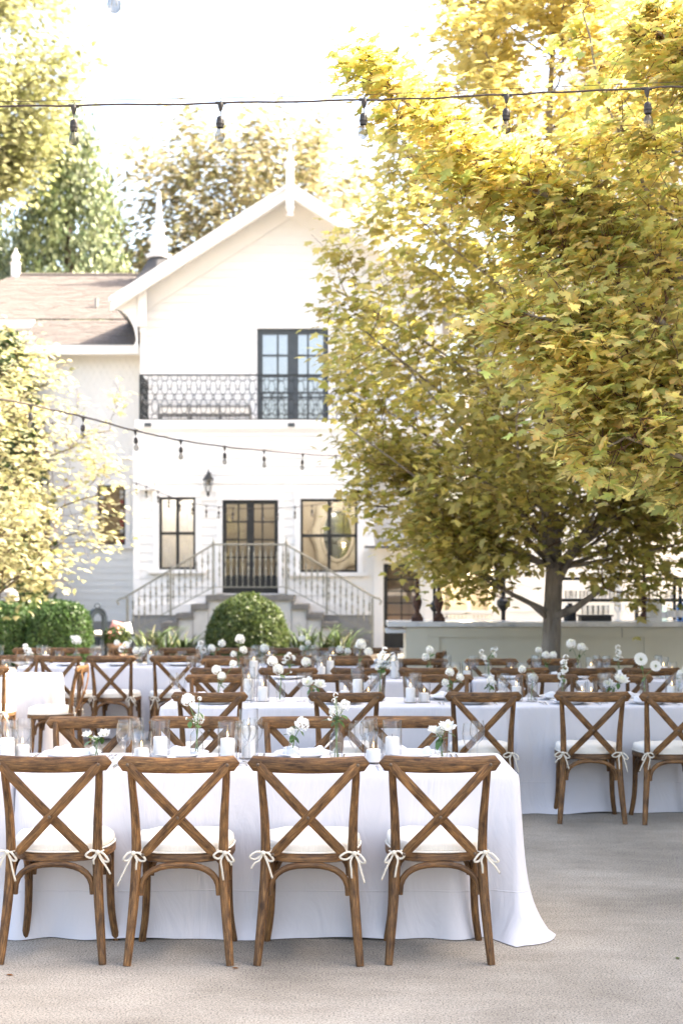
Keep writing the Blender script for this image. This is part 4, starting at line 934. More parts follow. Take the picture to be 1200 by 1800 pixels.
shrub('clipped_hedge', 'green clipped hedge block cut by the left picture edge', 'hedge', (X(8,27.3),27.3,0), (.57,.5,Z(1063,27.3)), 11000, 63, PAL_G, .05, 4.0, 'clipped hedges by the house', fuzz=.02)
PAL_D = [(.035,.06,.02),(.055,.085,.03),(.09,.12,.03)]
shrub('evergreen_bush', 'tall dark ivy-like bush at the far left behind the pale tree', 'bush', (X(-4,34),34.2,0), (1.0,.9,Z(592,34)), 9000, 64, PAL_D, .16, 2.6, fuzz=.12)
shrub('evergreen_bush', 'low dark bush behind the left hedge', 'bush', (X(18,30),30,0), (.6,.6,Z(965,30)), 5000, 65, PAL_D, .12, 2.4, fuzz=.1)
# strap-leaved plants
def strap_plant(px, Y, n, L, seed, label):
    rs = np.random.RandomState(seed); o = thing('strap_leaf_plant', label, 'plant', (X(px,Y),Y,.05), 0, 'strap-leaved plants at the foot of the stairs')
    pal = [(.10,.16,.04),(.14,.20,.055),(.075,.12,.03),(.24,.22,.08)]
    ms = []
    for k in range(6):
        m, nt, out = None, None, None
        c = pal[k % 4] if k < 5 else pal[3]
        mb = MB(); l = L*(.7+.5*rs.rand()); bend = .35+.5*rs.rand(); pts = [(l*bend*(t**1.8), 0, l*(t-.42*bend*t**3)) for t in np.linspace(0,1,7)]
        w = [.008,.02,.024,.022,.018,.012,.002]
        mb.tube(pts, [(wi, .0025) for wi in w], 4, up=(-.5,0,1)); ms.append(mb.mesh('leaf', M['strap%d' % (k % 4)], True))
    for k in range(n):
        r_ = .22*math.sqrt(rs.rand()); a = rs.rand()*6.28
        link('leaf', ms[rs.randint(6)], o, (r_*math.cos(a), r_*math.sin(a)*.6, 0), (0,0,a+rs.randn()*.5), .75+.5*rs.rand())
for k, c in enumerate([(.06,.10,.025),(.085,.13,.035),(.045,.08,.02),(.14,.13,.05)]): M['strap%d' % k] = mat_noise('strap leaf %d' % k, c, tuple(v*1.35 for v in c), 12, .45, stretch=(1,1,.3))
for i, (px, Y, lab) in enumerate([(262,29.6,'arching strap-leaved plant nearest the flower pot'),(292,29.3,'strap-leaved plant in the clump beside the round bush, stair post behind it'),(322,29.6,'strap-leaved plant touching the shaded side of the round bush'),
                                  (532,29.5,'strap-leaved plant just past the round bush'),(566,29.7,'strap-leaved plant under the rising right handrail'),(598,29.6,'strap-leaved plant near the foot of the right handrail')]):
    strap_plant(px, Y, 46, .62, 70+i, lab)
# urn-shaped finial at the far left, dark garden chair with cushions, flower pot
urn = thing('garden_urn', 'pale blue grey pedestal urn behind the left hedge', 'urn', (X(17,29),29,0))
part('pedestal', MB().lathe([(.2,0),(.2,.1),(.12,.14),(.12,.95),(.22,1.0)], 12), M['foundation'], urn); part('bowl', MB().lathe([(.1,1.0),(.05,1.08),(.2,1.22),(.17,1.4),(.08,1.45),(.07,1.62),(.1,1.68),(.03,1.78)], 14), M['navy_pale'] if 'navy_pale' in M else M['foundation'], urn, True, 50)
gl = thing('garden_lantern', 'tall slate-blue arched metal lantern with ring handle by the hedge', 'lantern', (X(172,28.0),28.0,0), R(18)); hw = .13
for x in (-hw,hw):
    for y in (-hw,hw): part('post', MB().bx(x-.032,x+.032,y-.032,y+.032,.04,.93), M['navy'], gl)
part('base', MB().bx(-.17,.17,-.17,.17,0,.05), M['navy'], gl)
for y in (-hw,hw):
    ar = [(-hw-.02,.86),(-hw-.02,.93)]+[(-(hw+.02)*math.cos(t), .93+.15*math.sin(t)) for t in np.linspace(.15,math.pi-.15,9)]+[(hw+.02,.93),(hw+.02,.86)]+[(.10*math.cos(t), .86+.11*math.sin(t)) for t in np.linspace(0,math.pi,9)]
    part('arch', MB().prism(ar, y-.02, y+.02), M['navy'], gl)
dm = MB()
for i in range(9):
    t0, t1 = math.pi*i/9, math.pi*(i+1)/9
    dm.add([((hw+.02)*math.cos(t0),-hw-.03,.93+.155*math.sin(t0)),((hw+.02)*math.cos(t1),-hw-.03,.93+.155*math.sin(t1)),((hw+.02)*math.cos(t1),hw+.03,.93+.155*math.sin(t1)),((hw+.02)*math.cos(t0),hw+.03,.93+.155*math.sin(t0))], [(0,1,2,3)])
part('dome', dm, M['navy'], gl, True)
part('ring_handle', MB().tube([(.055*math.cos(t),0,1.125+.045*math.sin(t)) for t in np.linspace(0,2*math.pi,15)[:-1]], .012, 6, closed=True), M['navy'], gl, True)
part('lantern_candle', MB().lathe([(.05,.05),(.05,.3),(.04,.31)], 12), M['wax'], gl, True, 40)
cs = MB(); n_ = 14
def pillow(w, d, h, c, seed):
    mb = MB(); n = 10; vs_ = []
    for s in (1,-1):
        for i in range(n+1):
            for j in range(n+1):
                u, v = 2*i/n-1, 2*j/n-1; k = (max(0,(1-abs(u)**3)*(1-abs(v)**3)))**.5
                pin = 1-.06*(1-abs(u)**2)*0; vs_.append((c[0]+w*u*(1-.05*(1-v*v)*0), c[1]+d*v, c[2]+s*h*k))
    fs_ = []
    m2 = (n+1)**2
    for i in range(n):
        for j in range(n):
            a = i*(n+1)+j; b_ = a+1; c_ = a+n+2; d_ = a+n+1; fs_.append((d_,c_,b_,a)); fs_.append((m2+a,m2+b_,m2+c_,m2+d_))
    return mb.add(vs_, fs_)
tag(part('seat_cushion', pillow(.24,.22,.06,(0,0,0),1), M['cushion'], None, True, loc=(X(183,28.6),28.6,.545), rot=(0,R(6),0)), 'beige cushion on the bench beside the slate-blue lantern', 'cushion')
tag(part('throw_pillow', pillow(.15,.15,.07,(0,0,0),1), M['pink'], None, True, loc=(X(205,28.55),28.55,.65), rot=(R(68),R(12),R(-20))), 'faded coral pink pillow on the bench beside the stairs', 'pillow')
tag(part('throw_pillow', pillow(.13,.13,.06,(0,0,0),1), M['grey_fabric'], None, True, loc=(X(221,28.72),28.72,.64), rot=(R(70),R(-10),R(15))), 'pale grey pillow behind the coral one', 'pillow')
lb = thing('garden_bench', 'low dark bench carrying beige, coral and grey pillows', 'bench', (X(201,28.6),28.6,0)); q_ = MB(); q_.box((0,0,.46),(.76,.42,.05)); part('seat', q_, M['navy'], lb)
for x in (-.34,.34):
    for y in (-.17,.17): part('leg', MB().bx(x-.02,x+.02,y-.02,y+.02,0,.435), M['navy'], lb)
part('backrest', MB().bx(-.38,.38,.2,.23,.5,.62), M['navy'], lb)
fp = thing('flower_pot', 'weathered pot of pink flowers beside the stair foot', 'plant pot', (X(207,27.8),27.8,0))
part('pot', MB().lathe([(.14,0),(.17,.2),(.19,.34),(.21,.35),(.21,.4),(.18,.4),(.17,.36)], 16), M['terracotta'], fp, True, 40)
rs = np.random.RandomState(9); N = 900; u = rs.randn(N,3); u /= np.linalg.norm(u,axis=1,keepdims=True); p = u*np.array([.27,.25,.2])*(rs.rand(N,1)**.3)+np.array([0,0,.52])
link('foliage', leaf_mesh('foliage', p, .07*(.6+.7*rs.rand(N)), u+rs.randn(N,3)*.5, rs.randn(N,3), mixcols(rs,N,PAL_D+PAL_B), M['leaf_thick'], 'oval'), fp)
for k in range(9):
    a = rs.rand()*6.28; part('flower', MB().ball((.2*math.cos(a)*rs.rand(),-.2+.1*rs.rand(),.5+.22*rs.rand()), .04, 8, 5, .7), M['pink'], fp, True)
# ================================================================== CROSS-BACK CHAIR (faces +Y, back towards -Y)
def smooth_path(pts, n=4):
    p = [Vector(q) for q in pts]; out = []
    for i in range(len(p)-1):
        p0, p1, p2, p3 = p[max(i-1,0)], p[i], p[i+1], p[min(i+2,len(p)-1)]
        for k in range(n):
            t = k/n; out.append(.5*((2*p1)+(p2-p0)*t+(2*p0-5*p1+4*p2-p3)*t*t+(3*p1-p0-3*p2+p3)*t**3))
    out.append(p[-1]); return out
def chair_meshes():
    W = M['wood']; C = []
    n = 25; xs = [-.252+.504*k/(n-1) for k in range(n)]
    pts = [(x, -.098+.055*(x/.25)**2, .846+.004*(x/.25)**2) for x in xs]; rr = []
    for x in xs:
        e = max(0, (abs(x)-.225)/.027); f = math.sqrt(max(.02, 1-e*e)); rr.append((.0145*(.55+.45*f), .034*f))
    C.append(('top_rail', MB().tube(pts, rr, 12, up=(0,0,1), sq=.35).mesh('top_rail', W, True, 50)))
    for s in (-1, 1):
        leg = smooth_path([(s*.216,-.050,0),(s*.203,-.024,.14),(s*.190,-.002,.30),(s*.184,.010,.45),(s*.187,.002,.60),(s*.196,-.022,.74),(s*.202,-.050,.852)])
        m_ = len(leg); C.append(('back_leg', MB().tube(leg, [.0165+.005*math.sin(math.pi*min(1,(i/m_)*1.3)) for i in range(m_)], 10, sq=.25).mesh('back_leg', W, True, 50)))
    for s, dy in ((1, 0), (-1, -.011)):
        a, b = Vector((-s*.208,-.082,.848)), Vector((s*.150,-.022,.462)); mid = (a+b)/2+Vector((0,-.018+dy,0))
        br_ = smooth_path([a, (a+mid)/2+Vector((0,-.008,.0)), mid, (b+mid)/2, b], 4); nrm = (b-a).cross(Vector((0,1,0))).normalized()
        k = len(br_); ww = [(.021 if 0 < i < k-1 else .013) for i in range(k)]
        C.append(('brace', MB().tube(br_, [(w, .0055) for w in ww], 8, up=(0,1,0), sq=.7).mesh('brace', W, True, 40)))
    def outline(k, n=36):
        o = []
        for i in range(n):
            t = 2*math.pi*i/n; c_, s_ = math.cos(t), math.sin(t); e = 2/3.2
            x = math.copysign(abs(c_)**e, c_); y = math.copysign(abs(s_)**e, s_); wd = .205+.022*(y*.5+.5) - .035*max(0,-y)**2
            o.append((x*wd*k, .205+y*.20*k))
        return o
    sf = MB(); n = 36
    rings = [(outline(.93),.418),(outline(1.0),.424),(outline(1.0),.450),(outline(.97),.457)]
    vs_ = [(x,y,z) for o,z in rings for x,y in o]; fs_ = [tuple(range(n-1,-1,-1)), tuple(range(3*n,4*n))]; uv_ = [[(x*1.0,y) for x,y in rings[0][0][::-1]], [(x,y) for x,y in rings[3][0]]]
    for i in range(3):
        for k in range(n): fs_.append((i*n+k,i*n+(k+1)%n,(i+1)*n+(k+1)%n,(i+1)*n+k)); uv_.append([(k*.04,i*.02),((k+1)*.04,i*.02),((k+1)*.04,i*.02+.02),(k*.04,i*.02+.02)])
    C.append(('seat_frame', sf.add(vs_, fs_, uv_).mesh('seat_frame', W, True, 45)))
    cu = MB(); pr = [(.92,.459),(.985,.462),(1.0,.472),(1.0,.486),(.985,.499),(.93,.509),(.7,.516),(.4,.518),(.1,.516)]; vs_ = []; fs_ = []
    r2 = random.Random(3)
    for k, z in pr:
        for i, (x, y) in enumerate(outline(k*.975)): vs_.append((x, y, z+.0035*math.sin(i*1.1+k*9)*(1 if z > .48 else .2)))
    for i in range(len(pr)-1):
        for k in range(n): fs_.append((i*n+k,i*n+(k+1)%n,(i+1)*n+(k+1)%n,(i+1)*n+k))
    fs_.append(tuple(range(n-1,-1,-1))); fs_.append(tuple((len(pr)-1)*n+k for k in range(n)))
    pip = MB(); ol = outline(.985)
    C.append(('cushion', cu.add(vs_, fs_).mesh('cushion', M['cushion'], True, 70), [('piping', pip.tube([(x,y,.4625) for x,y in ol], .0045, 5, closed=True).mesh('piping', M['cushion'], True))]))
    def arch(a, b, top, y0, bulge):
        a, b = Vector(a), Vector(b); pts = []
        for t in np.linspace(0, math.pi, 15):
            c_, s_ = math.cos(t), math.sin(t); f = (1-math.copysign(abs(c_)**.8, c_))/2; p = a.lerp(b, f); p.z = a.z+(top-a.z)*abs(s_)**.75; pts.append(p)
        return MB().tube(pts, .0135, 8, sq=.3).mesh('arch_brace', W, True, 50)
    C.append(('arch_brace', arch((-.166,.004,.285),(.166,.004,.285),.412,0,0)))
    C.append(('arch_brace', arch((-.162,.340,.30),(.162,.340,.30),.41,0,0)))
    for s in (-1, 1): C.append(('arch_brace', arch((s*.186,.028,.285),(s*.183,.318,.30),.412,0,0)))
    for s in (-1, 1):
        leg = smooth_path([(s*.182,.335,.425),(s*.182,.338,.28),(s*.188,.346,.13),(s*.206,.362,0)])
        C.append(('front_leg', MB().tube(leg, [.0195-.004*i/len(leg) for i in range(len(leg))], 10, sq=.25).mesh('front_leg', W, True, 50)))
    rv = MB().lathe([(.0075,0),(.0065,.003),(.002,.0045)], 8).mesh('rivet', M['rivet'], True)
    for (x, y, z) in ((-.208,-.090,.848),(.208,-.101,.848),(0.0,-.086,.626),(.150,-.029,.464),(-.150,-.040,.464)):
        C.append(('rivet', rv, [], (x, y-.002, z), (R(90),0,0)))
    return C
CH = chair_meshes()
def tie_mesh(s, seed):
    r_ = random.Random(seed); mb = MB(); k = Vector((s*.192,-.024,.468))
    mb.ball(tuple(k+Vector((0,-.004,0))), .011, 8, 5)
    mb.tube([(s*.184+.026*math.cos(t), .004+.024*math.sin(t), .47) for t in np.linspace(0,6.283,12)[:-1]], [(.0075,.0015)]*11, 4, closed=True)
    for d in (-1, 1):
        a = r_.uniform(.15,.75); L = r_.uniform(.042,.066); dx, dz = d*math.cos(a), -math.sin(a)
        lp = smooth_path([k, k+Vector((dx*L*.5,-.012,dz*L*.5+.014)), k+Vector((dx*L,-.016,dz*L)), k+Vector((dx*L*.55,-.008,dz*L*.5-.018)), k], 4)
        mb.tube(lp, [(.0062,.0014)]*len(lp), 4, up=(.2*d,-.9,.3))
        T = r_.uniform(.05,.14); b = r_.uniform(-.03,.05)*d
        tl_ = smooth_path([k, k+Vector((d*.016,-.010,-.03)), k+Vector((d*.02+b*.5,-.012,-T*.6)), k+Vector((d*.024+b,-.006,-T))], 4)
        mb.tube(tl_, [(.0058,.0013)]*len(tl_), 4, up=(.3*d,-1,.1))
    return mb.mesh('cushion_tie', M['tie'], True)
TIES = {(-1,k): tie_mesh(-1, 100+k) for k in range(4)}; TIES.update({(1,k): tie_mesh(1, 200+k) for k in range(4)})
ORD = ['first','second','third','fourth','fifth','sixth','seventh','eighth','ninth','tenth','eleventh','twelfth']
nch = [0]
def chair(x, y, rz, label, group):
    """x,y: middle of the back posts; rz 0 looks away from the camera"""
    k = nch[0]; nch[0] += 1; rz += rnd.uniform(-.05,.05); y += rnd.uniform(-.02,.02)
    o = thing('cross_back_chair', label, 'chair', (x, y, 0), rz, group)
    spawn(CH, o); link('cushion_tie', TIES[(-1,k % 4)], o); link('cushion_tie', TIES[(1,(k*3+1) % 4)], o); return o

# ================================================================== TABLES UNDER FLOOR-LENGTH CLOTHS
TZ = .735
def table(label, x0, x1, y0, y1, seed, corner=(.12,.12,.12,.12), group='white draped banquet tables'):
    """corner flare in order left-front, right-front, right-back, left-back"""
    rs = random.Random(seed); o = thing('banquet_table', label, 'table', ((x0+x1)/2,(y0+y1)/2,0), 0, group)
    w, d = (x1-x0)/2, (y1-y0)/2; pts = []; C = [(-w,-d),(w,-d),(w,d),(-w,d)]; cr = .03
    def side(a, b, n):
        for i in range(n):
            t = i/n; pts.append((a[0]+(b[0]-a[0])*t, a[1]+(b[1]-a[1])*t))
    per = []
    for k in range(4):
        a, b = C[k], C[(k+1) % 4]; L = math.hypot(b[0]-a[0], b[1]-a[1]); n = max(30, int(L/.03))
        ux, uy = (b[0]-a[0])/L, (b[1]-a[1])/L
        for i in range(n):
            u = cr+(L-2*cr)*i/(n-1); per.append((a[0]+ux*u, a[1]+uy*u, uy, -ux, k, u, L))
        nx, ny = uy, -ux; k2 = (k+1) % 4
        cx_, cy_ = b[0]-ux*cr-nx*cr, b[1]-uy*cr-ny*cr
        for i in range(1, 8):
            t = i/8*math.pi/2; qx, qy = nx*math.cos(t)+ux*math.sin(t), ny*math.cos(t)+uy*math.sin(t)
            per.append((cx_+qx*cr, cy_+qy*cr, qx, qy, k2+.5, 0, L))
    N = len(per); ph = [rs.uniform(0,6.28) for _ in range(6)]
    lev = [(0,-.012),(.003,-.004),(.008,.004),(.02,.007)]; lev += [(.05+.95*(i/22), None) for i in range(23)]
    vs_ = []; fs_ = []
    for (t, off) in lev:
        for (x, y, nx, ny, k, u, L) in per:
            if off is not None: z = TZ+.004-t*.9; e = off
            else:
                z = TZ*(1-t)
                if isinstance(k, float): ci = int(k-.5) % 4; cd = 0; cf = corner[ci]; mid = 0
                else:
                    d0, d1 = u, L-u; ci = k if d0 < d1 else (k+1) % 4; cd = min(d0, d1); cf = corner[ci]
                cw = math.exp(-(cd/.10)**2); cw2 = math.exp(-((cd-.15)/.06)**2); cw3 = math.exp(-((cd-.30)/.09)**2)
                e = .008+.022*t + cf*cw*(.18*t+.82*t**6) - min(cf*.45,.05)*cw2*t**1.2 + min(cf*.35,.05)*cw3*t**1.5
                s = u*(1 if k in (0,1) else -1)+(k if isinstance(k,int) else 0)*7.1
                e += t*(.011*math.sin(s*5.3+ph[0])+.008*math.sin(s*11.7+ph[1])+.0035*math.sin(s*19+ph[2]+2*t))
                if t > .86: e += .035*((t-.86)/.14)**2*(.6+.5*math.sin(s*4.1+ph[3])+.35*math.sin(s*9.7+ph[4])); z = max(.004, z+.012*((t-.86)/.14)*max(0,math.sin(s*6.3+ph[5])))
            vs_.append((x+nx*e, y+ny*e, max(.004, z)))
    nl = len(lev)
    for i in range(nl-1):
        for j in range(N): fs_.append(((i+1)*N+j, (i+1)*N+(j+1) % N, i*N+(j+1) % N, i*N+j))
    fs_.append(tuple(range(N)))
    part('tablecloth', MB().add(vs_, fs_), M['cloth'], o, True, 55)
    part('table_top', MB().bx(-w+.03, w-.03, -d+.03, d-.03, TZ-.04, TZ-.006), M['wood'], o)
    for a, b in ((-1,-1),(1,-1),(1,1),(-1,1)): part('leg', MB().tube([(a*(w-.15),b*(d-.15),0),(a*(w-.15),b*(d-.15),TZ-.04)], .02, 6), M['iron'], o)
    return o
TT = TZ+.005
# ------------------------------------------------------------------ tableware meshes
ME['plate'] = MB().lathe([(.075,0),(.085,.004),(.10,.012),(.140,.022),(.146,.0265),(.1445,.028),(.137,.025),(.098,.0165),(.088,.010),(.001,.009)], 36).mesh('dinner_plate', M['china'], True, 60)
def napkin(seed):
    r_ = random.Random(seed); n, m = 14, 8; vs_ = []; fs_ = []; a, b = r_.uniform(0,6), r_.uniform(0,6)
    for lay in (1, 0):
        for i in range(n+1):
            for j in range(m+1):
                u, v = i/n-.5, j/m-.5; z = (.030+.010*math.sin(u*7+a)+.006*math.sin(v*9+b)+.005*math.sin(u*17+v*6)) if lay else .0095
                if lay and (i in (0,n) or j in (0,m)): z -= .006
                vs_.append((u*.19+.006*math.sin(v*8+a), v*.115+.005*math.sin(u*9+b), z))
    q = (n+1)*(m+1)
    for i in range(n):
        for j in range(m):
            k = i*(m+1)+j; fs_.append((k,k+m+1,k+m+2,k+1)); fs_.append((q+k+1,q+k+m+2,q+k+m+1,q+k))
    rim = [i*(m+1) for i in range(n+1)]+[n*(m+1)+j for j in range(1,m+1)]+[i*(m+1)+m for i in range(n-1,-1,-1)]+[j for j in range(m-1,0,-1)]
    for i in range(len(rim)): a_, b_ = rim[i], rim[(i+1) % len(rim)]; fs_.append((b_, a_, q+a_, q+b_))
    return MB().add(vs_, fs_).mesh('linen_napkin', M['napkin'], True, 50)
NAP = [napkin(k) for k in range(4)]
fk = MB(); fk.tube([(0,-.1,.004),(0,-.03,.007),(0,.03,.006),(0,.045,.004)], [(.0055,.0012),(.004,.0015),(.003,.0015),(.009,.001)], 6, up=(0,0,1))
for k in range(4): fk.tube([(-.0075+.005*k,.045,.004),(-.0075+.005*k,.07,.0025),(-.0072+.0048*k,.092,.005)], [(.0014,.0009)]*3, 4, up=(0,0,1))
ME['fork'] = fk.mesh('fork', M['steel'], True)
kn = MB(); kn.tube([(0,-.11,.004),(0,-.02,.005),(0,0,.004),(.001,.02,.004),(.001,.09,.004),(-.003,.115,.004)], [(.006,.003),(.0055,.003),(.004,.002),(.0085,.0009),(.0095,.0007),(.002,.0005)], 6, up=(0,0,1))
ME['knife'] = kn.mesh('table_knife', M['steel'], True)
def cyl(r_, h): return MB().lathe([(.001,.004),(r_*.96,.001),(r_,.004),(r_,h-.002),(r_-.0012,h),(r_-.0024,h-.002)], 24, capt=False).mesh('glass_cylinder', M['glass'], True, 40)
ME['cyl'] = {'t': (cyl(.047,.245), .047, .15), 'm': (cyl(.047,.19), .047, .10), 's': (cyl(.045,.145), .045, .06)}
def candle_parts(h):
    r_ = .0345
    body = MB().lathe([(r_*.97,0),(r_,.003),(r_,h-.006),(r_*.93,h-.001),(r_*.8,h),(r_*.5,h-.004),(.001,h-.006)], 20).mesh('pillar_candle', M['wax'], True, 50)
    wick = MB().tube([(0,0,h-.007),(0,0,h+.006),(.002,0,h+.012)], .0012, 5).mesh('wick', M['wick'])
    fl = MB().lathe([(.0005,h+.006),(.0038,h+.011),(.0044,h+.016),(.0027,h+.026),(.0004,h+.036)], 8).mesh('flame', M['flame'], True)
    return body, wick, fl
CAND = {k: candle_parts(v[2]) for k, v in ME['cyl'].items()}
vs1 = [(.030,0),(.033,.003),(.033,.110),(.029,.126),(.016,.138),(.0145,.150),(.017,.156),(.0150,.157)]
vs2 = [(.026,0),(.030,.004),(.034,.03),(.031,.055),(.020,.068),(.018,.075),(.022,.084),(.0205,.0845)]
vs3 = [(.034,0),(.036,.003),(.036,.17),(.020,.19),(.020,.21),(.0185,.2105)]
VASE = {}
for k, pr, wr_, wh in (('bottle',vs1,.029,.085),('bud',vs2,.026,.045),('tall',vs3,.032,.11)):
    VASE[k] = (MB().lathe(pr, 20, capt=False).mesh('vase_glass', M['glass'], True, 50), MB().lathe([(wr_,.009),(wr_,wh),(.001,wh)], 16).mesh('water', M['water'], True, 40), {'bottle':.156,'bud':.084,'tall':.21}[k])
# ------------------------------------------------------------------ flower heads (unit radius, looking up)
def head(kind, seed):
    rs = np.random.RandomState(seed); cw = np.array([.94,.935,.89]); pos, nr, tg, sz, co = [], [], [], [], []
    if kind in ('dahlia','carn'):
        N = 120 if kind == 'dahlia' else 95
        for i in range(N):
            z = 1-1.62*(i+.5)/N; a = i*2.39996; r_ = math.sqrt(max(0,1-z*z)); d = np.array([r_*math.cos(a), r_*math.sin(a), z]); th = np.array([-z*math.cos(a), -z*math.sin(a), r_])
            j = rs.randn(3)*(.17 if kind == 'dahlia' else .36)
            pos.append(d*(.66+.05*rs.rand())-th*.16); tg.append(th*.7+d*.62+j); nr.append(d*.75-th*.5+j*.8); sz.append(.46*(.85+.3*rs.rand())); co.append(cw*(1-.06*rs.rand())*(np.array([1,1,.9]) if z > .8 else 1))
    elif kind == 'rose':
        for ring, (n, r_, lean, s) in enumerate(((3,.05,.1,.75),(5,.18,.25,.85),(6,.30,.5,.95),(7,.38,.85,1.0),(8,.40,1.3,.95))):
            for i in range(n):
                a = 6.283*(i+.5*(ring % 2))/n+rs.rand()*.3; o = np.array([math.cos(a), math.sin(a), 0])
                pos.append(o*r_*.6+np.array([0,0,-.42+.02*ring])); t = np.array([0,0,1.])+o*lean; tg.append(t); nr.append(-o+np.array([0,0,lean])+rs.randn(3)*.12); sz.append(s*(.9+.15*rs.rand())*1.1); co.append(cw*(np.array([.98,1,.86]) if ring < 2 else 1)*(1-.04*rs.rand()))
    elif kind == 'anem':
        for ring in range(2):
            for i in range(9):
                a = 6.283*(i+.5*ring)/9; o = np.array([math.cos(a), math.sin(a), 0]); pos.append(o*.08+np.array([0,0,-.03*ring])); tg.append(o+np.array([0,0,.28+.1*rs.randn()])); nr.append(np.array([0,0,1.])-o*.2); sz.append(.95); co.append(cw)
        for i in range(30):
            d = rs.randn(3); d[2] = abs(d[2]); d /= np.linalg.norm(d); pos.append(d*.12+np.array([0,0,.06])); tg.append(d); nr.append(rs.randn(3)); sz.append(.14); co.append(np.array([.16,.24,.03]))
    elif kind == 'floret':
        for f in range(9):
            d = rs.randn(3); d /= np.linalg.norm(d); b = np.cross(d, [0.3,.5,.8]); b /= np.linalg.norm(b); c = np.cross(d, b)
            for i in range(5):
                a = 6.283*i/5; o = b*math.cos(a)+c*math.sin(a); pos.append(d*.6); tg.append(o+d*.35); nr.append(d-o*.2); sz.append(.58); co.append(cw*(1-.06*rs.rand()))
    return leaf_mesh('bloom', np.array(pos), np.array(sz), np.array(nr), np.array(tg), np.array(co), M['petal'], 'oval')
HEADS = {k: [head(k, 300+i) for i in range(3)] for k in ('dahlia','carn','rose','anem','floret')}
M['stem'] = mat_noise('green stem', (.10,.17,.05), (.16,.23,.08), 20, .5)
M['leafgreen'] = mat_noise('posy leaf', (.055,.12,.025), (.09,.17,.04), 14, .45)
lm = MB(); lp_ = [(0,0,0),(.012,.018,.002),(.016,.036,.001),(.010,.054,-.004),(0,.066,-.010),(-.010,.054,-.004),(-.016,.036,.001),(-.012,.018,.002)]
lm.add(lp_, [(0,1,7),(1,2,6,7),(2,3,5,6),(3,4,5)]); LEAF = lm.mesh('leaf', M['leafgreen'], True)
HK = {'d':'dahlia','c':'carn','r':'rose','a':'anem','f':'floret'}
HN = {'d':'dahlia','c':'carnation','r':'rose','a':'open-faced bloom','f':'stock spray'}
def posy(px, Y, heads, vase, vlabel, flabel, seed):
    r_ = random.Random(seed); vx = X(px, Y); vg, wm, vh = VASE[vase]
    v = thing('bud_vase', vlabel, 'vase', (vx, Y, TT), 0, 'clear glass bud vases on the tables'); link('vase_glass', vg, v); link('water', wm, v)
    o = thing('flower_posy', flabel, 'flowers', (vx, Y, TT), 0, 'white posies on the tables')
    for i, (hx, hy, rp, k) in enumerate(heads):
        yy = Y+r_.uniform(-.03,.03); h = Vector((X(hx,yy)-vx, yy-Y, Z(hy,yy)-TT)); rad = rp*Y/F; a = r_.uniform(0,6.28)
        if h.z < vh*.75: h.z = vh*.75
        b = Vector((.010*math.cos(a), .010*math.sin(a), .012)); nk = Vector((.006*math.cos(a+3), .006*math.sin(a+3), vh))
        st_ = smooth_path([b, nk, nk.lerp(h, .55)+Vector((0,0,.008)), h-Vector((0,0,rad*.3))], 4)
        part('stem', MB().tube(st_, .0022, 5, caps=False), M['stem'], o, True)
        tilt = Vector((h.x*3+r_.uniform(-.3,.3), -.55+r_.uniform(-.3,.2), 1.0)) if k != 'a' else Vector((.1,-1.3,.5))
        link('bloom', HEADS[HK[k]][i % 3], o, h, tilt.to_track_quat('Z','Y').to_euler(), rad*.98)
        nlf = 3 if k in 'rc' else 1
        for q in range(nlf):
            p = nk.lerp(h, r_.uniform(.15,.75)); link('leaf', LEAF, o, p, (r_.uniform(-.9,.6), r_.uniform(-.3,.3), r_.uniform(0,6.28)), r_.uniform(.6,1.0))
def candle(px, Y, k, vlabel, clabel, lit=True):
    g_ = tag(link('candle_glass', ME['cyl'][k][0], None, (X(px,Y), Y, TT), (0,0,rnd.random()*6)), vlabel, 'candle holder', 'glass cylinders around candles')
    o = thing('pillar_candle', clabel, 'candle', (X(px,Y), Y, TT+.0085), rnd.random()*6, 'white pillar candles'); b, w, f = CAND[k]
    link('candle_body', b, o); link('wick', w, o)
    if lit: link('flame', f, o)
def place_setting(x, yp, face, tname, seat, cutlery=True, glasses=True, lo=False):
    """yp: plate centre; face +1 diner looks away from the camera"""
    jx = rnd.uniform(-.012,.012); who = f'{seat}, {tname}'
    tag(link('dinner_plate', ME['plate'], None, (x+jx, yp, TT)), f'white plate at the {who}', 'plate', 'white dinner plates')
    tag(link('linen_napkin', NAP[rnd.randrange(4)], None, (x+jx+rnd.uniform(-.01,.01), yp, TT+.0095), (0,0,rnd.uniform(-.12,.12)+(0 if face > 0 else math.pi))), f'folded white napkin on the plate at the {who}', 'napkin', 'folded napkins')
    if cutlery:
        for k, dx in enumerate((-.185,-.212)):
            tag(link('fork', ME['fork'], None, (x+face*dx, yp-face*.0+rnd.uniform(-.008,.008), TT), (0,0,(0 if face > 0 else math.pi)+rnd.uniform(-.05,.05))), f'{"inner" if k == 0 else "outer"} fork at the {who}', 'fork', 'forks')
        tag(link('table_knife', ME['knife'], None, (x+face*.185, yp+rnd.uniform(-.008,.008), TT), (0,0,(0 if face > 0 else math.pi)+rnd.uniform(-.04,.04))), f'knife at the {who}', 'knife', 'table knives')
    if glasses:
        s = '_lo' if lo else ''
        tag(link('water_goblet', ME['goblet'+s], None, (x+face*(.225+rnd.uniform(-.02,.02)), yp+face*(.06+rnd.uniform(-.02,.02)), TT), None, (.86,.86,1.2)), f'water goblet by the plate at the {who}', 'glass', 'stemmed glasses')
        tag(link('wine_glass', ME['wine'+s], None, (x+face*(.255+rnd.uniform(-.02,.02)), yp+face*(.19+rnd.uniform(-.03,.03)), TT), None, (.97,.97,1.07)), f'slim wine glass by the plate at the {who}', 'glass', 'stemmed glasses')
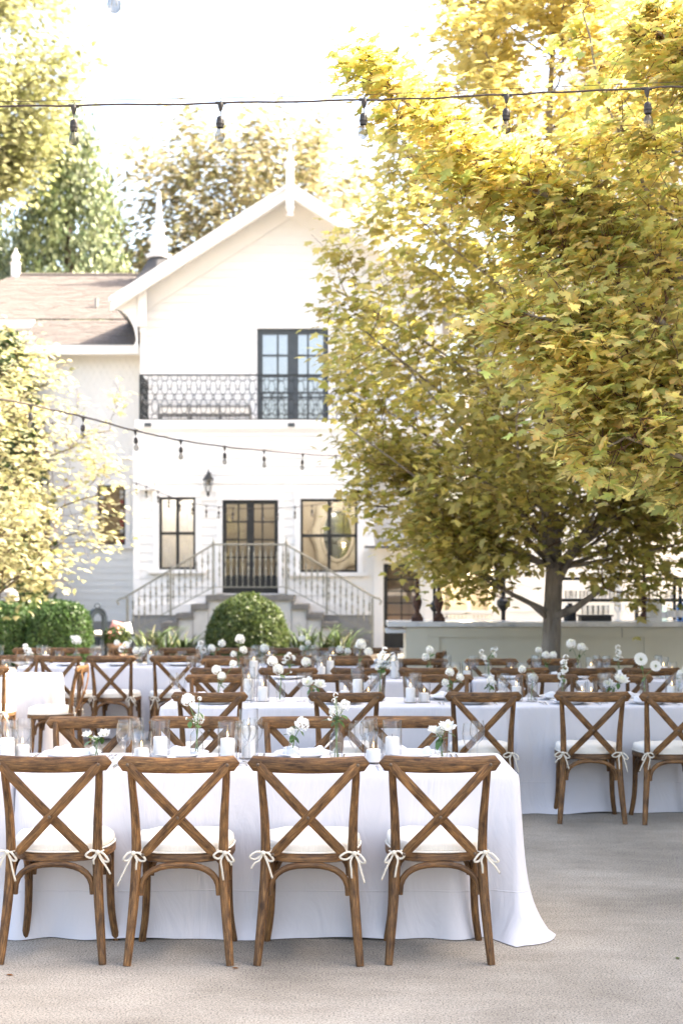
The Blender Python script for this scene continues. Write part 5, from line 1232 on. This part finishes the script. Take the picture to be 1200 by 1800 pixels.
# ------------------------------------------------------------------ the tables: name, box, corner flare, near chairs, far chairs
TB = [
 ('front table', (-1.47,.80,6.45,7.25), (.05,.14,.10,.03), 6.02, [-1.22,-.683,-.137,.413], 7.65, [-1.336,-.79,-.20,.36], True),
 ('second-row centre table', (-1.26,1.17,9.92,10.70), (.09,.04,.03,.09), 9.47, [-.87,.034,.94], 11.10, [-.97,-.04,.78], True),
 ('second-row aisle table', (1.21,3.66,9.92,10.70), (.05,.1,.1,.03), 9.47, [1.665,2.215], 11.10, [1.61,2.18], True),
 ('third-row centre table', (-1.35,1.12,12.5,13.0), (.09,.04,.04,.09), 12.1, [-1.03,-.45,.16,.736], 13.38, [-1.08,-.47,.06,.755], False),
 ('third-row trunk table', (1.16,3.55,12.5,13.0), (.04,.1,.1,.04), 12.1, [1.51,2.07,2.62], 13.38, [1.41,2.0,2.62], False),
 ('short left-edge table', (-5.0,-2.66,12.85,13.6), (.1,.09,.09,.1), 12.37, [-3.12], 14.0, [-3.2], False),
 ('back-row hedge table', (-3.3,-1.50,14.5,15.15), (.09,.05,.05,.09), 14.05, [-2.76,-2.26,-1.65], 15.55, [-3.35,-2.88,-2.3,-1.75], False),
 ('back-row bush table', (-1.45,.62,14.5,15.15), (.05,.09,.09,.05), 14.05, [-1.11,-.52,.04], 15.55, [-1.18,-.62,-.05,.40], False),
]
TLAB = {'front table':'nearest white-draped table with its cloth corner trailing on the concrete',
 'second-row centre table':'white-draped second-row centre table, three chairs before it',
 'second-row aisle table':'second-row draped table running out of the picture beside open concrete',
 'third-row centre table':'narrow draped table in the third row, centre, dense with chairs',
 'third-row trunk table':'third-row draped table in front of the maple trunk',
 'short left-edge table':'draped table cut by the left picture edge with a chair at its end',
 'back-row hedge table':'back-row draped table in front of the clipped hedges',
 'back-row bush table':'back-row draped table in front of the round bush'}
for ti, (tn, (x0,x1,y0,y1), cf, yn, near, yf, far, full) in enumerate(TB):
    table(TLAB[tn], x0, x1, y0, y1, 900+ti, cf)
    for si, (seats, yc, face, sd) in enumerate(((near,yn,1,'near'),(far,yf,-1,'far'))):
        for k, x in enumerate(seats):
            od = ORD[k]+' from left' if len(seats) > 1 else 'only one'
            lab = f'wooden cross-back chair, {od}, {sd} side of {tn}'
            rz = 0 if face > 0 else math.pi
            if tn.startswith('back-row hedge') and face > 0: rz = [-.35,-.12,.3][k]
            chair(x, yc, rz, lab, 'wooden cross-back chairs at the banquet tables')
            yp = y0+.20 if face > 0 else y1-.20
            if not full: yp = y0+.155 if face > 0 else y1-.155
            sname = f'{sd}-side {ORD[k]} seat from left' if len(seats) > 1 else f'{sd}-side seat'
            place_setting(x-(.03 if face > 0 else 0), yp, face, tn, sname, cutlery=full, lo=not full)
table('draped table continuing the front row past the left picture edge', -3.9, -1.50, 6.47, 7.25, 930, (.1,.03,.03,.1))
chair(-2.33, 12.47, R(90), 'cross-back chair turned sideways at the end of the short left-edge table', 'wooden cross-back chairs at the banquet tables')
chair(.98, 14.85, R(78), 'cross-back chair turned sideways at the end of the back-row table', 'wooden cross-back chairs at the banquet tables')
# ------------------------------------------------------------------ candles and posies, by table: (photo column, distance, ...)
TNAMES = {'A':'front table','B':'second-row centre table','C':'second-row aisle table','D':'third-row centre table','E':'third-row trunk table','F':'short left-edge table','G':'back-row hedge table','H':'back-row bush table'}
CANDLES = {'A': [(14,6.95,'m'),(40,7.0,'s'),(249,6.86,'s'),(282,7.0,'m'),(400,6.93,'m'),(437,7.0,'t'),(656,6.82,'s'),(689,7.0,'m')],
 'B': [(437,10.4,'t'),(462,10.3,'m'),(606,10.45,'s'),(628,10.35,'t'),(647,10.3,'s'),(721,10.2,'m'),(745,10.25,'s'),(880,10.4,'s'),(907,10.35,'m')],
 'C': [(1022,10.4,'s'),(1038,10.3,'s'),(1180,10.35,'m'),(1196,10.3,'s')],
 'D': [(446,12.75,'t'),(565,12.7,'m'),(580,12.75,'t'),(694,12.75,'t'),(800,12.75,'s'),(820,12.8,'s')],
 'E': [(898,12.75,'s'),(919,12.75,'s'),(1038,12.75,'m'),(1058,12.8,'s'),(1165,12.75,'m'),(1180,12.75,'s')],
 'F': [(12,13.2,'s')],
 'G': [(81,14.8,'m'),(105,14.8,'s'),(265,14.85,'m'),(280,14.8,'s'),(320,14.8,'s')],
 'H': [(473,14.8,'m'),(480,14.9,'s'),(545,14.85,'s'),(570,14.8,'s'),(585,14.8,'m')]}
for t, L in CANDLES.items():
    L = sorted(L)
    for i, (px, Y, k) in enumerate(L):
        hgt = {'t':'tall','m':'mid-height','s':'short'}[k]; od = (ORD[i]+' from left') if len(L) > 1 else 'single one'
        candle(px, Y, k, f'{hgt} clear glass candle cylinder, {od}, {TNAMES[t]}', f'white candle in the {hgt} glass cylinder, {od}, {TNAMES[t]}', lit=(i % 4 != 3))
POSIES = {
 'A': [(170,6.95,[(154,1291,10,'r'),(184,1290,11,'r'),(168,1299,7,'r')],'bud'), (346,7.0,[(331,1231,14,'d'),(351,1228,5,'f'),(350,1264,12,'c'),(328,1263,3,'f')],'bottle'),
       (515,7.0,[(531,1273,15,'c'),(511,1286,9,'c')],'bud'), (591,6.95,[(590,1222,6,'f'),(587,1232,6,'f'),(594,1240,7,'f'),(606,1240,12,'c'),(590,1252,14,'c'),(580,1262,6,'f')],'bottle'),
       (775,7.0,[(786,1278,17,'r'),(763,1284,12,'r'),(772,1288,9,'r')],'bud')],
 'B': [(384,10.3,[(381,1178,10,'d'),(390,1189,9,'d'),(410,1167,8,'c')],'bud'), (493,10.35,[(479,1163,11,'d'),(489,1177,11,'d'),(511,1181,3,'f')],'bottle'), (550,10.2,[(541,1199,12,'r'),(562,1203,11,'r')],'bud'),
       (668,10.4,[(676,1142,7,'f'),(672,1150,7,'f'),(668,1160,8,'f'),(664,1172,8,'f'),(672,1182,7,'f'),(690,1152,7,'f'),(686,1163,7,'f'),(684,1174,6,'f')],'tall'), (787,10.3,[(790,1182,9,'d'),(808,1191,8,'d'),(782,1200,8,'c')],'bud'), (860,10.5,[(861,1195,8,'c'),(868,1200,5,'f')],'bud')],
 'C': [(935,10.3,[(917,1177,8,'d'),(936,1192,10,'d')],'tall'), (988,10.4,[(994,1156,7,'f'),(990,1165,8,'f'),(991,1176,9,'f'),(986,1188,9,'f'),(990,1198,7,'f')],'bottle'), (1078,10.3,[(1069,1202,11,'r'),(1091,1195,14,'r')],'bud'), (1132,10.35,[(1125,1159,13,'a'),(1151,1171,11,'a')],'bottle'), (1193,10.4,[(1196,1185,9,'d'),(1205,1176,8,'d')],'bud')],
 'D': [(420,12.75,[(422,1124,10,'d'),(428,1143,8,'d'),(411,1150,7,'c')],'bottle'), (508,12.75,[(504,1156,7,'f'),(514,1157,7,'f'),(499,1162,6,'f'),(508,1151,6,'f')],'bud'), (538,12.7,[(538,1164,10,'d')],'bud'), (632,12.8,[(634,1133,11,'d'),(647,1146,9,'d')],'bottle'), (757,12.75,[(755,1142,8,'d'),(748,1155,8,'d')],'bud'), (858,12.8,[(846,1146,6,'f'),(850,1156,7,'f'),(855,1163,6,'f'),(866,1143,6,'f'),(868,1152,6,'f'),(871,1140,5,'f')],'bottle')],
 'E': [(960,12.75,[(946,1143,7,'d'),(958,1152,8,'d'),(971,1152,8,'d')],'bud'), (1015,12.8,[(1003,1132,10,'d'),(1021,1138,9,'d'),(1031,1140,3,'f')],'bottle'), (1087,12.75,[(1085,1138,6,'f'),(1086,1147,7,'f'),(1082,1156,7,'f'),(1090,1158,6,'f')],'bud')],
 'G': [(49,14.8,[(45,1137,7,'f'),(50,1144,8,'f'),(47,1151,8,'f'),(55,1150,6,'f')],'bud'), (135,14.8,[(135,1126,10,'d'),(127,1120,4,'f')],'bottle'), (220,14.85,[(206,1130,6,'d'),(222,1134,8,'f'),(228,1128,5,'f'),(214,1141,7,'f')],'bud'), (246,14.8,[(240,1144,8,'d'),(252,1143,7,'d')],'bud')],
 'H': [(356,14.85,[(353,1131,7,'f'),(350,1139,7,'f'),(358,1143,7,'f')],'bud'), (374,14.8,[(372,1140,8,'d'),(390,1131,8,'c')],'bud'), (463,14.8,[(465,1140,9,'d')],'bud'), (533,14.85,[(531,1122,7,'c'),(541,1130,6,'c'),(531,1139,6,'c')],'bottle'), (604,14.8,[(597,1142,8,'d'),(611,1145,7,'d')],'bud')]}
sd = 500
for t, L in POSIES.items():
    L = sorted(L, key=lambda q: q[0])
    for i, (px, Y, hs, v) in enumerate(L):
        od = ORD[i]+' vase from left'; kinds = [h[3] for h in hs]; main = HN[max(set(kinds), key=kinds.count)]; sd += 1
        vk = {'bottle':'bottle-shaped glass','bud':'small round glass','tall':'tall glass'}[v]
        posy(px, Y, hs, v, f'{vk} bud vase, {od} on the {TNAMES[t]}', f'white {main} posy in the {od} on the {TNAMES[t]}', sd)
# folded place cards
for i, (px, Y, t) in enumerate(((103,14.75,'back-row hedge table'),(513,14.7,'back-row bush table'),(616,12.6,'third-row centre table'),(1095,12.62,'third-row trunk table'))):
    cdm = MB(); cdm.add([(-.05,-.03,0),(.05,-.03,0),(.05,0,.085),(-.05,0,.085),(.05,.03,0),(-.05,.03,0)], [(0,1,2,3),(3,2,4,5),(1,4,2),(0,3,5)])
    tag(part('tent_card', cdm, M['card'], None, loc=(X(px,Y), Y, TT)), f'blank white tent card standing on the {t}', 'card', 'tent cards')
# ================================================================== STRING LIGHTS
def bulb_meshes():
    clip = MB(); clip.tube([(-.028,0,0),(.028,0,0)], .0085, 6); clip.lathe([(.004,-.046),(.008,-.04),(.016,-.012),(.014,0)], 8); clip.tube([(0,0,.008),(.006,0,.016),(0,0,.024),(-.006,0,.016)], .0022, 5)
    drop = MB().tube([(0,0,-.044),(.001,0,-.074)], .0024, 5)
    sock = MB().lathe([(.006,-.070),(.017,-.078),(.0205,-.092),(.0205,-.108),(.023,-.110),(.023,-.116),(.020,-.118),(.019,-.134)], 12)
    blb = MB().lathe([(.013,-.134),(.014,-.142),(.022,-.160),(.0265,-.178),(.024,-.196),(.014,-.207),(.001,-.211)], 14)
    fil = MB().tube([(-.006,0,-.140),(-.010,0,-.185),(-.004,0,-.150),(0,0,-.188),(.004,0,-.150),(.010,0,-.185),(.006,0,-.140)], .0009, 4)
    return clip.mesh('clip', M['socket'], True, 50), drop.mesh('drop_wire', M['cord']), sock.mesh('socket', M['socket'], True, 50), blb.mesh('bulb', M['bulb_glass'], True), fil.mesh('filament', M['filament'])
BLB = bulb_meshes()
def string_lights(label, cordpts, bulbs, cr, sc=1.0, mat='cord', guide=None, wob=.004):
    o = thing('string_lights', label, 'string lights'); pts = [P(*q) for q in cordpts]; fine = smooth_path(pts, 8); r_ = random.Random(len(bulbs)*7+int(cordpts[0][1]))
    fine = [p+Vector((0,r_.uniform(-wob,wob),r_.uniform(-wob,wob))) for p in fine]
    part('cord', MB().tube(fine, cr, 6, up=(0,1,0)), M[mat], o, True)
    if guide: part('guide_wire', MB().tube([P(*q) for q in guide], .0016, 5), M['cord'], o)
    pxs = [600+p.x/p.y*F for p in fine]
    for bpx in bulbs:
        for i in range(len(fine)-1):
            if pxs[i] <= bpx <= pxs[i+1]:
                t = (bpx-pxs[i])/(pxs[i+1]-pxs[i]+1e-9); p = fine[i].lerp(fine[i+1], t)
                ho = link('bulb_holder', BLB[0], o, p, (r_.uniform(-.06,.06), r_.uniform(-.06,.06), r_.uniform(0,.3)), sc)
                link('drop_wire', BLB[1], ho); link('socket', BLB[2], ho); link('bulb', BLB[3], ho); link('filament', BLB[4], ho); break
    return o
string_lights('brown bulb string stretched across the sky above the tables', [(-60,188,7),(130,186,7),(388,181,7),(640,176,7),(890,166,7),(1136,155,7),(1260,149,7)], [130,388,640,890,1136], .0048, .92, guide=[(-60,180,7),(600,168,7),(1260,141,7)])
string_lights('bulb string sloping down from the pale tree towards the maple', [(-60,690,12.5),(55,712,13.3),(147,733,14.2),(238,757,15.2),(318,774,16.2),(395,785,17.2),(464,792,18.2),(532,798,19.1),(590,801,20),(660,803,21),(760,795,22.5),(860,770,24)], [55,147,238,318,395,464,532,590,648,703], .009, 1.05)
string_lights('small bulb string swagged low across the house front doors', [(234,848,32.8),(257,855,32.2),(297,872,31.6),(340,885,31.2),(385,891,31.0),(436,894,30.8),(488,893,30.8),(548,888,31),(615,878,31.4),(652,868,31.8)], [240,257,278,297,317,339,363,385,410,436,462,488,519,548,582,615], .008, 1.25, wob=.003)
string_lights('bulb string overhead with one bulb dangling at the top edge', [(-200,-88,4.6),(60,-78,4.6),(198,-76,4.6),(420,-80,4.6),(700,-95,4.6)], [198], .0048, .86, mat='cord_white')
# fallen leaves on the concrete
for i, (px, py, c, lb) in enumerate(((1188,1687,2,'small green fallen leaf at the picture edge on the concrete'),(408,1704,3,'brown fallen leaf behind the middle chairs on the concrete'),(11,1716,3,'brown fallen leaf at the lower left corner of the concrete'),(940,1655,2,'tiny fallen leaf near the trailing cloth corner'))):
    Y = EYE*F/(py-HY); fl = leaf_mesh('fallen_leaf', np.zeros((1,3)), np.array([.032 if i < 3 else .016]), np.array([[.1,0,1.]]), np.array([[.6+i,1.,0]]), np.array([[(.10,.16,.04),(.30,.13,.04)][c-2]]), M['leaf'], 'oval')
    tag(link('fallen_leaf', fl, None, (X(px,Y), Y, .006)), lb, 'leaf')
